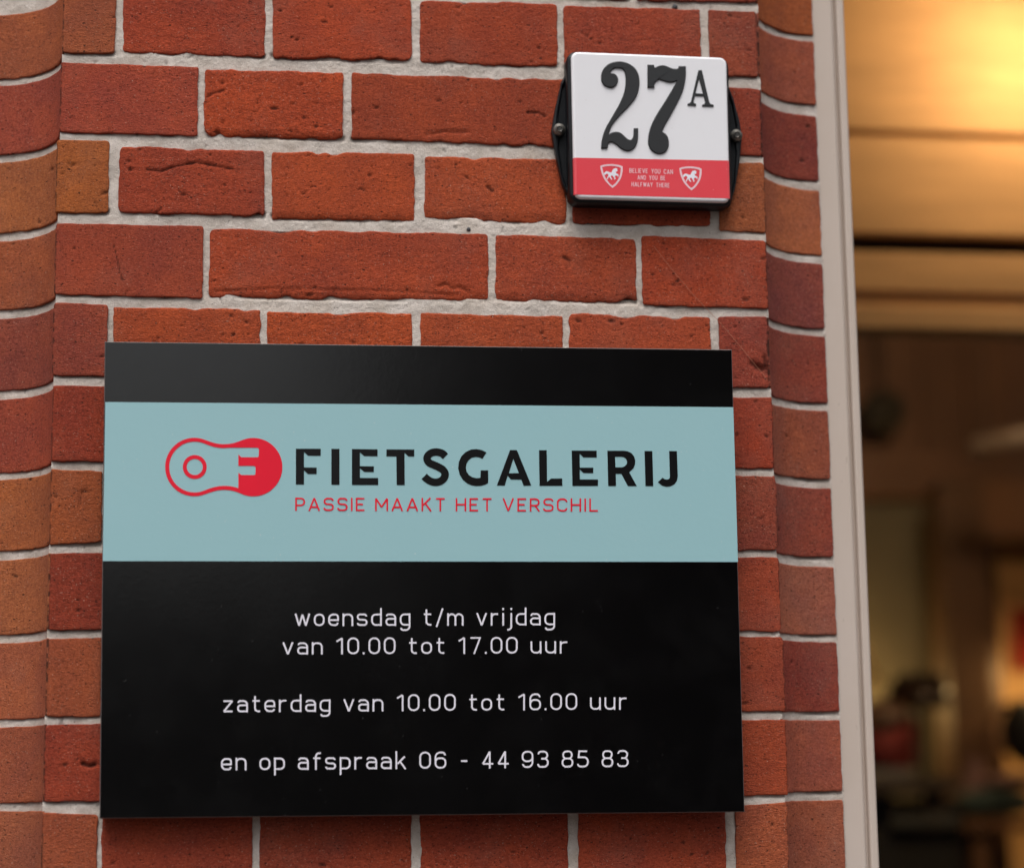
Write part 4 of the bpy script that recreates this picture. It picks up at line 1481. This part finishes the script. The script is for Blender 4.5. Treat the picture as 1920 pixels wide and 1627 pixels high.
pbox('partition_wall', 1560, 1802, 930, 1900, 4.6, 0.06, M_GREEN, kind='structure')
pbox('partition_beam', 1560, 2400, 846, 926, 4.50, 0.10, M_DBROWN, label='dark brown beam across the top of the shop partition', cat='beam')
upb = at(1560, 846, 4.58); upt = at(2400, 846, 4.58)
up = empty('board_screen', (upb[0], 4.58, upb[2]), 'dark brown boarded screen above the partition beam, under the shop ceiling', 'panelling')
ub = 0.0
while ub < upt[0] - upb[0]:
    boxes('board', [((ub, 0, 0.002), (ub + 0.138, 0.03, 1.598 - upb[2]))], M_DBROWN, up, 0.003)
    ub += 0.142
pbox('timber_post', 1803, 1842, 900, 1700, 4.2, 0.14, wood_mat('post_timber', (0.12, 0.06, 0.03, 1)), label='brown timber post left of the ochre wall inside the shop', cat='post')
pbox('door_jamb', 1846, 1866, 1010, 1700, 4.35, 0.10, wood_mat('dark_timber', (0.10, 0.045, 0.022, 1)), label='dark narrow jamb between the timber post and the ochre wall', cat='post')
pbox('ochre_wall', 1867, 2150, 1012, 1700, 4.5, 0.06, M_OCHRE, kind='structure')
pbox('door_header', 1806, 2150, 902, 1008, 4.3, 0.08, M_BROWN, label='brown timber header above the ochre wall inside the shop', cat='beam')
# pale pipe sloping up to the right
p0, p1 = Vector(at(1822, 838, 3.6)), Vector(at(2000, 800, 3.5))
pp = empty('handrail', tuple(p0), 'pale sloping rail hanging below the bulkhead inside the shop', 'rail')
d_ = p1 - p0
o = lathe('tube', [(0.0, 0), (0.022, 0), (0.022, d_.length), (0.0, d_.length)], simple('pale_grey_paint', (0.17, 0.13, 0.105, 1), 0.4), pp)
o.rotation_euler = d_.to_track_quat('Z', 'Y').to_euler()
for t in (0.15, 0.9):
    q = d_ * t
    boxes('hanger', [((q.x - 0.0015, q.y - 0.0015, q.z + 0.015), (q.x + 0.0015, q.y + 0.0015, 1.598 - p0.z))], M_BLK, pp)
# black wall clock / round loudspeaker
q = at(1655, 772, 4.4)
ck = empty('round_speaker', tuple(q), 'round black loudspeaker hanging high in the dark back of the shop', 'speaker')
lathe('housing', [(0.0, -0.05), (0.045, -0.05), (0.060, -0.03), (0.064, 0.0), (0.055, 0.04), (0.0, 0.06)], simple('dark_housing', (0.035, 0.03, 0.022, 1), 0.9), ck, axis='y')
boxes('cable', [((-0.004, -0.004, 0.063), (0.004, 0.004, 1.598 - q[2]))], M_BLK, ck)


def table(name, xa, xb, ytop, Y, dpt, mat, label):
    a, b = at(xa, ytop, Y), at(xb, ytop, Y)
    r = empty(name, (a[0], Y, -1.6), label, 'table')
    W_, zt = b[0] - a[0], a[2] + 1.6
    boxes('top', [((0, 0, zt - 0.03), (W_, dpt, zt))], mat, r, 0.002)
    for x in (0.03, W_ - 0.07):
        for y in (0.03, dpt - 0.07):
            boxes('leg', [((x, y, 0), (x + 0.04, y + 0.04, zt - 0.031))], mat, r)
    boxes('shelf', [((0.03, 0.03, zt - 0.30), (W_ - 0.03, dpt - 0.03, zt - 0.28))], mat, r)
    return a[2]


def helmet(x, y, Y, s, mat, label):
    q = at(x, y, Y)
    r = empty('bicycle_helmet', tuple(q), label, 'helmet')
    blob('shell', 0.75 * s, s, 0.62 * s, mat, r, cut=-0.15, seed=x)
    for k in (-1, 0, 1):
        boxes('rib', [((k * 0.3 * s - 0.008, -0.75 * s, 0.40 * s), (k * 0.3 * s + 0.008, 0.75 * s, 0.60 * s))], M_BLK, r, 0.004)
    lathe('rim', [(0.70 * s, -0.10 * s), (0.78 * s, -0.10 * s), (0.78 * s, -0.04 * s), (0.70 * s, -0.04 * s)], M_BLK, r)
    return r


zt = table('display_table', 1560, 1800, 1460, 3.4, 0.5, simple('black_brown_wood', (0.03, 0.02, 0.015, 1), 0.6), 'dark display table carrying the red bag near the window frame')
# red bag
a, b = at(1636, 1458, 3.45), at(1752, 1325, 3.45)
bag = empty('shoulder_bag', ((a[0] + b[0]) / 2, 3.6, zt + 0.002), 'dark red shoulder bag lying on the display table', 'bag')
bw, bh = (b[0] - a[0]) / 2, b[2] - a[2]
blob('body', bw, 0.09, bh * 0.62, M_RED, bag, loc=(0, 0, bh * 0.50), seed=1, rough=0.10)
blob('flap', bw * 1.02, 0.095, bh * 0.30, simple('brown_leather', (0.07, 0.035, 0.02, 1), 0.5), bag, loc=(0, 0, bh * 0.86), seed=2, rough=0.05)
helmet(1722, 1312, 3.75, 0.105, simple('brown_shell', (0.02, 0.010, 0.006, 1), 0.35), 'dark brown bicycle helmet on a stand behind the red bag')
q = at(1722, 1312, 3.75)
hst = empty('helmet_stand', (q[0], 3.75, zt), 'thin black stand under the dark brown helmet', 'stand')
boxes('pole', [((-0.008, -0.008, 0.012), (0.008, 0.008, q[2] - zt - 0.01))], M_BLK, hst)
boxes('base', [((-0.05, -0.05, 0.001), (0.05, 0.05, 0.011))], M_BLK, hst)
q = at(1664, 1452, 3.42)
box1 = tag(boxes('cardboard_box', [((q[0] - 0.075, 3.42, q[2] - 0.03 + 0.0), (q[0] + 0.06, 3.50, q[2] + 0.015))], simple('grey_card', (0.10, 0.095, 0.095, 1), 0.6), None, 0.003),
           'flat grey box at the front edge of the display table', 'box')
# small table lamp hidden behind the stile lights the grey-green wall
q = at(1606, 1250, 4.3)
tl_ = empty('table_lamp', (q[0], 4.3, q[2] - 0.25), 'small warm lamp just behind the window frame in front of the grey-green wall', 'lamp')
lathe('lamp_shade', [(0.035, 0.31), (0.07, 0.20), (0.068, 0.20), (0.033, 0.31)], simple('cream_shade', (0.7, 0.55, 0.3, 1), 0.6), tl_)
boxes('stem', [((-0.006, -0.006, 0.0), (0.006, 0.006, 0.19))], M_BLK, tl_)
lathe('base', [(0.0, -0.012), (0.05, -0.012), (0.05, -0.001), (0.0, 0.0)], M_BLK, tl_)
boxes('lamp_bracket', [((-0.05, -0.05, -0.03), (0.05, 0.298, -0.0125))], M_BROWN, tl_)
L2 = bpy.data.lights.new('lamp_bulb', 'POINT')
L2.energy = 3.2
L2.color = (1.0, 0.60, 0.22)
L2.shadow_soft_size = 0.03
o2 = link(bpy.data.objects.new('lamp_bulb', L2), tl_)
o2.location = (0, 0.17, 0.16)
# low shelf unit with grey bar, black bin
pbox('shelf_rail', 1672, 1800, 1528, 1550, 3.2, 0.03, M_GREY, label='grey metal rail low in front of the display table', cat='rail')
pbox('display_plinth', 1560, 1800, 1552, 1900, 3.22, 0.12, M_BLK, label='black display plinth under the grey rail', cat='plinth')
pbox('darkening_box', 1560, 1800, 1496, 1900, 3.95, 0.30, M_BLK, label='black box added behind the display table to darken the lower shop', cat='cabinet')  # added box, only there to make the area below the table dark
# right: helmet on the ochre wall, red poster, clothes
q = at(1922, 1372, 4.2)
hel = empty('bicycle_helmet', tuple(q), 'black bicycle helmet hanging on the ochre wall at the right edge', 'helmet')
blob('shell', 0.062, 0.09, 0.088, M_BLK, hel, seed=4)
lathe('rim', [(0.050, -0.05), (0.064, -0.05), (0.064, -0.04), (0.050, -0.04)], M_BLK, hel)
boxes('hook', [((-0.006, 0.05, 0.07), (0.006, 0.298, 0.085))], M_BLK, hel)
pbox('poster', 1903, 1960, 1138, 1256, 4.46, 0.012, M_RED2, label='bright red notice on the ochre wall at the right edge', cat='poster')
zc = table('clothes_table', 1810, 2100, 1535, 3.9, 0.30, M_BROWN, 'brown table with folded clothes in front of the ochre wall')
for (x, yb, yt, m, wd_, lb) in ((1885, 1534, 1478, M_TEALD, 0.11, 'folded dark teal jersey on the clothes table'), (1922, 1478, 1448, M_PURP, 0.09, 'folded mauve jersey on top of the clothes pile')):
    a = at(x, yb, 3.95); b = at(x, yt, 3.95)
    r = empty('folded_jersey', (a[0], 4.03, a[2] + (0.002 if yb > 1500 else 0.0)), lb, 'clothing')
    hh = b[2] - a[2]
    blob('body', wd_, 0.07, hh / 2, m, r, loc=(0, 0, hh / 2 + 0.002), seed=x, rough=0.05)
    blob('collar', wd_ * 0.4, 0.03, hh * 0.12, m, r, loc=(0, -0.055, hh * 0.85), seed=x + 1)
q = at(1842, 1440, 4.0)
vs = empty('vase', (q[0], 4.06, zc + 0.001), 'slim dull pink vase on the clothes table in front of the post', 'vase')
lathe('body', [(0.0, 0), (0.03, 0.0), (0.036, 0.05), (0.028, 0.11), (0.018, 0.14), (0.022, 0.16)], M_PURP, vs)
lathe('foot', [(0.022, -0.0005), (0.032, 0.0), (0.032, 0.006), (0.024, 0.008)], M_BLK, vs)
# hanging lamp over the ochre side
q = at(2010, 1230, 4.15)
hl = empty('pendant_lamp', tuple(q), 'warm pendant lamp in front of the ochre wall beyond the right edge', 'lamp')
lathe('lamp_shade', [(0.02, 0.12), (0.09, 0.0), (0.088, 0.0), (0.018, 0.12)], M_BLK, hl)
boxes('cord', [((-0.003, -0.003, 0.121), (0.003, 0.003, 1.598 - q[2]))], M_BLK, hl)
L3 = bpy.data.lights.new('lamp_bulb', 'POINT')
L3.energy = 5.0
L3.color = (1.0, 0.62, 0.25)
L3.shadow_soft_size = 0.04
o3 = link(bpy.data.objects.new('lamp_bulb', L3), hl)
o3.location = (0, 0, -0.01)
# ceiling globe giving the dim warm room light
cl_ = empty('ceiling_lamp', (1.75, 2.6, 1.36), 'warm globe lamp under the shop ceiling behind the bulkhead', 'lamp')
lathe('mount', [(0.0, 0.238), (0.05, 0.238), (0.05, 0.22), (0.012, 0.21), (0.012, 0.12), (0.0, 0.12)], M_BLK, cl_)
blob('globe', 0.10, 0.10, 0.10, emis('lamp_glow', (1.0, 0.70, 0.38, 1), 4.0), cl_, rough=0)
L4 = bpy.data.lights.new('lamp_bulb', 'POINT')
L4.energy = 40
L4.color = (1.0, 0.66, 0.36)
L4.shadow_soft_size = 0.1
o4 = link(bpy.data.objects.new('lamp_bulb', L4), cl_)
o4.location = (0, 0, -0.13)

# ------------------------------------------------------------------ street behind the camera (reflected in the sign)
M_PAVE = simple('pavement_clinker', (0.08, 0.062, 0.053, 1), 0.85, nscale=20, amt=0.2, bump=0.3)
M_ASPH = simple('asphalt', (0.05, 0.05, 0.05, 1), 0.9, nscale=60, amt=0.25, bump=0.3)
tag(boxes('pavement', [((-60, -2.8, -1.75), (60, 0.028, -1.604))], M_PAVE), kind='structure')
tag(boxes('ground', [((-120, -120, -1.80), (120, 60, -1.752))], M_ASPH), kind='structure')
M_HB = simple('dark_house_brick', (0.035, 0.02, 0.015, 1), 0.9, nscale=3, amt=0.2)
M_ROOF = simple('roof_tiles', (0.05, 0.035, 0.03, 1), 0.8, nscale=5, amt=0.2)
M_WG = simple('dark_pane', (0.02, 0.025, 0.03, 1), 0.05)
M_WF = simple('white_window_paint', (0.12, 0.12, 0.11, 1), 0.4)


def house(x0, x1, hgt, label):
    r = empty('opposite_house', (x0, -13.0, -1.75), label, 'house')
    W_ = x1 - x0
    boxes('wall', [((0, -8, 0), (W_, 0, hgt))], M_HB, r)
    V = [(-.2, .3, hgt + .002), (W_ + .2, .3, hgt + .002), (W_ + .2, -8.3, hgt + .002), (-.2, -8.3, hgt + .002), (-.2, -4, hgt + 3), (W_ + .2, -4, hgt + 3)]
    mesh_py('roof', V, [(0, 1, 5, 4), (2, 3, 4, 5), (1, 2, 5), (3, 0, 4), (0, 3, 2, 1)], M_ROOF, r)
    for zz_ in (1.0, 3.9):
        if zz_ + 1.8 > hgt: continue
        x = 0.8
        while x + 1.1 < W_:
            f = boxes('window', [((x, 0.002, zz_), (x + 1.1, 0.05, zz_ + .08)), ((x, 0.002, zz_ + 1.62), (x + 1.1, 0.05, zz_ + 1.7)), ((x, 0.002, zz_ + .081), (x + .08, 0.05, zz_ + 1.619)), ((x + 1.02, 0.002, zz_ + .081), (x + 1.1, 0.05, zz_ + 1.619))], M_WF, r)
            boxes('glass_pane', [((x + .081, 0.003, zz_ + .082), (x + 1.019, 0.02, zz_ + 1.618))], M_WG, f)
            x += 2.1
    return r


house(0.8, 9.5, 8.4, 'tall dark brick house across the street behind the camera')
house(9.7, 22.0, 6.4, 'long dark brick house further along across the street')
hd = tag(boxes('reflection_wall', [((-22, -13.4, -1.75), (0.7, -13.2, 1.05))], M_HB), 'low dark wall added across the street to darken reflections in the sign', 'wall')  # unseen wall, added to keep low sky out of the sign reflection
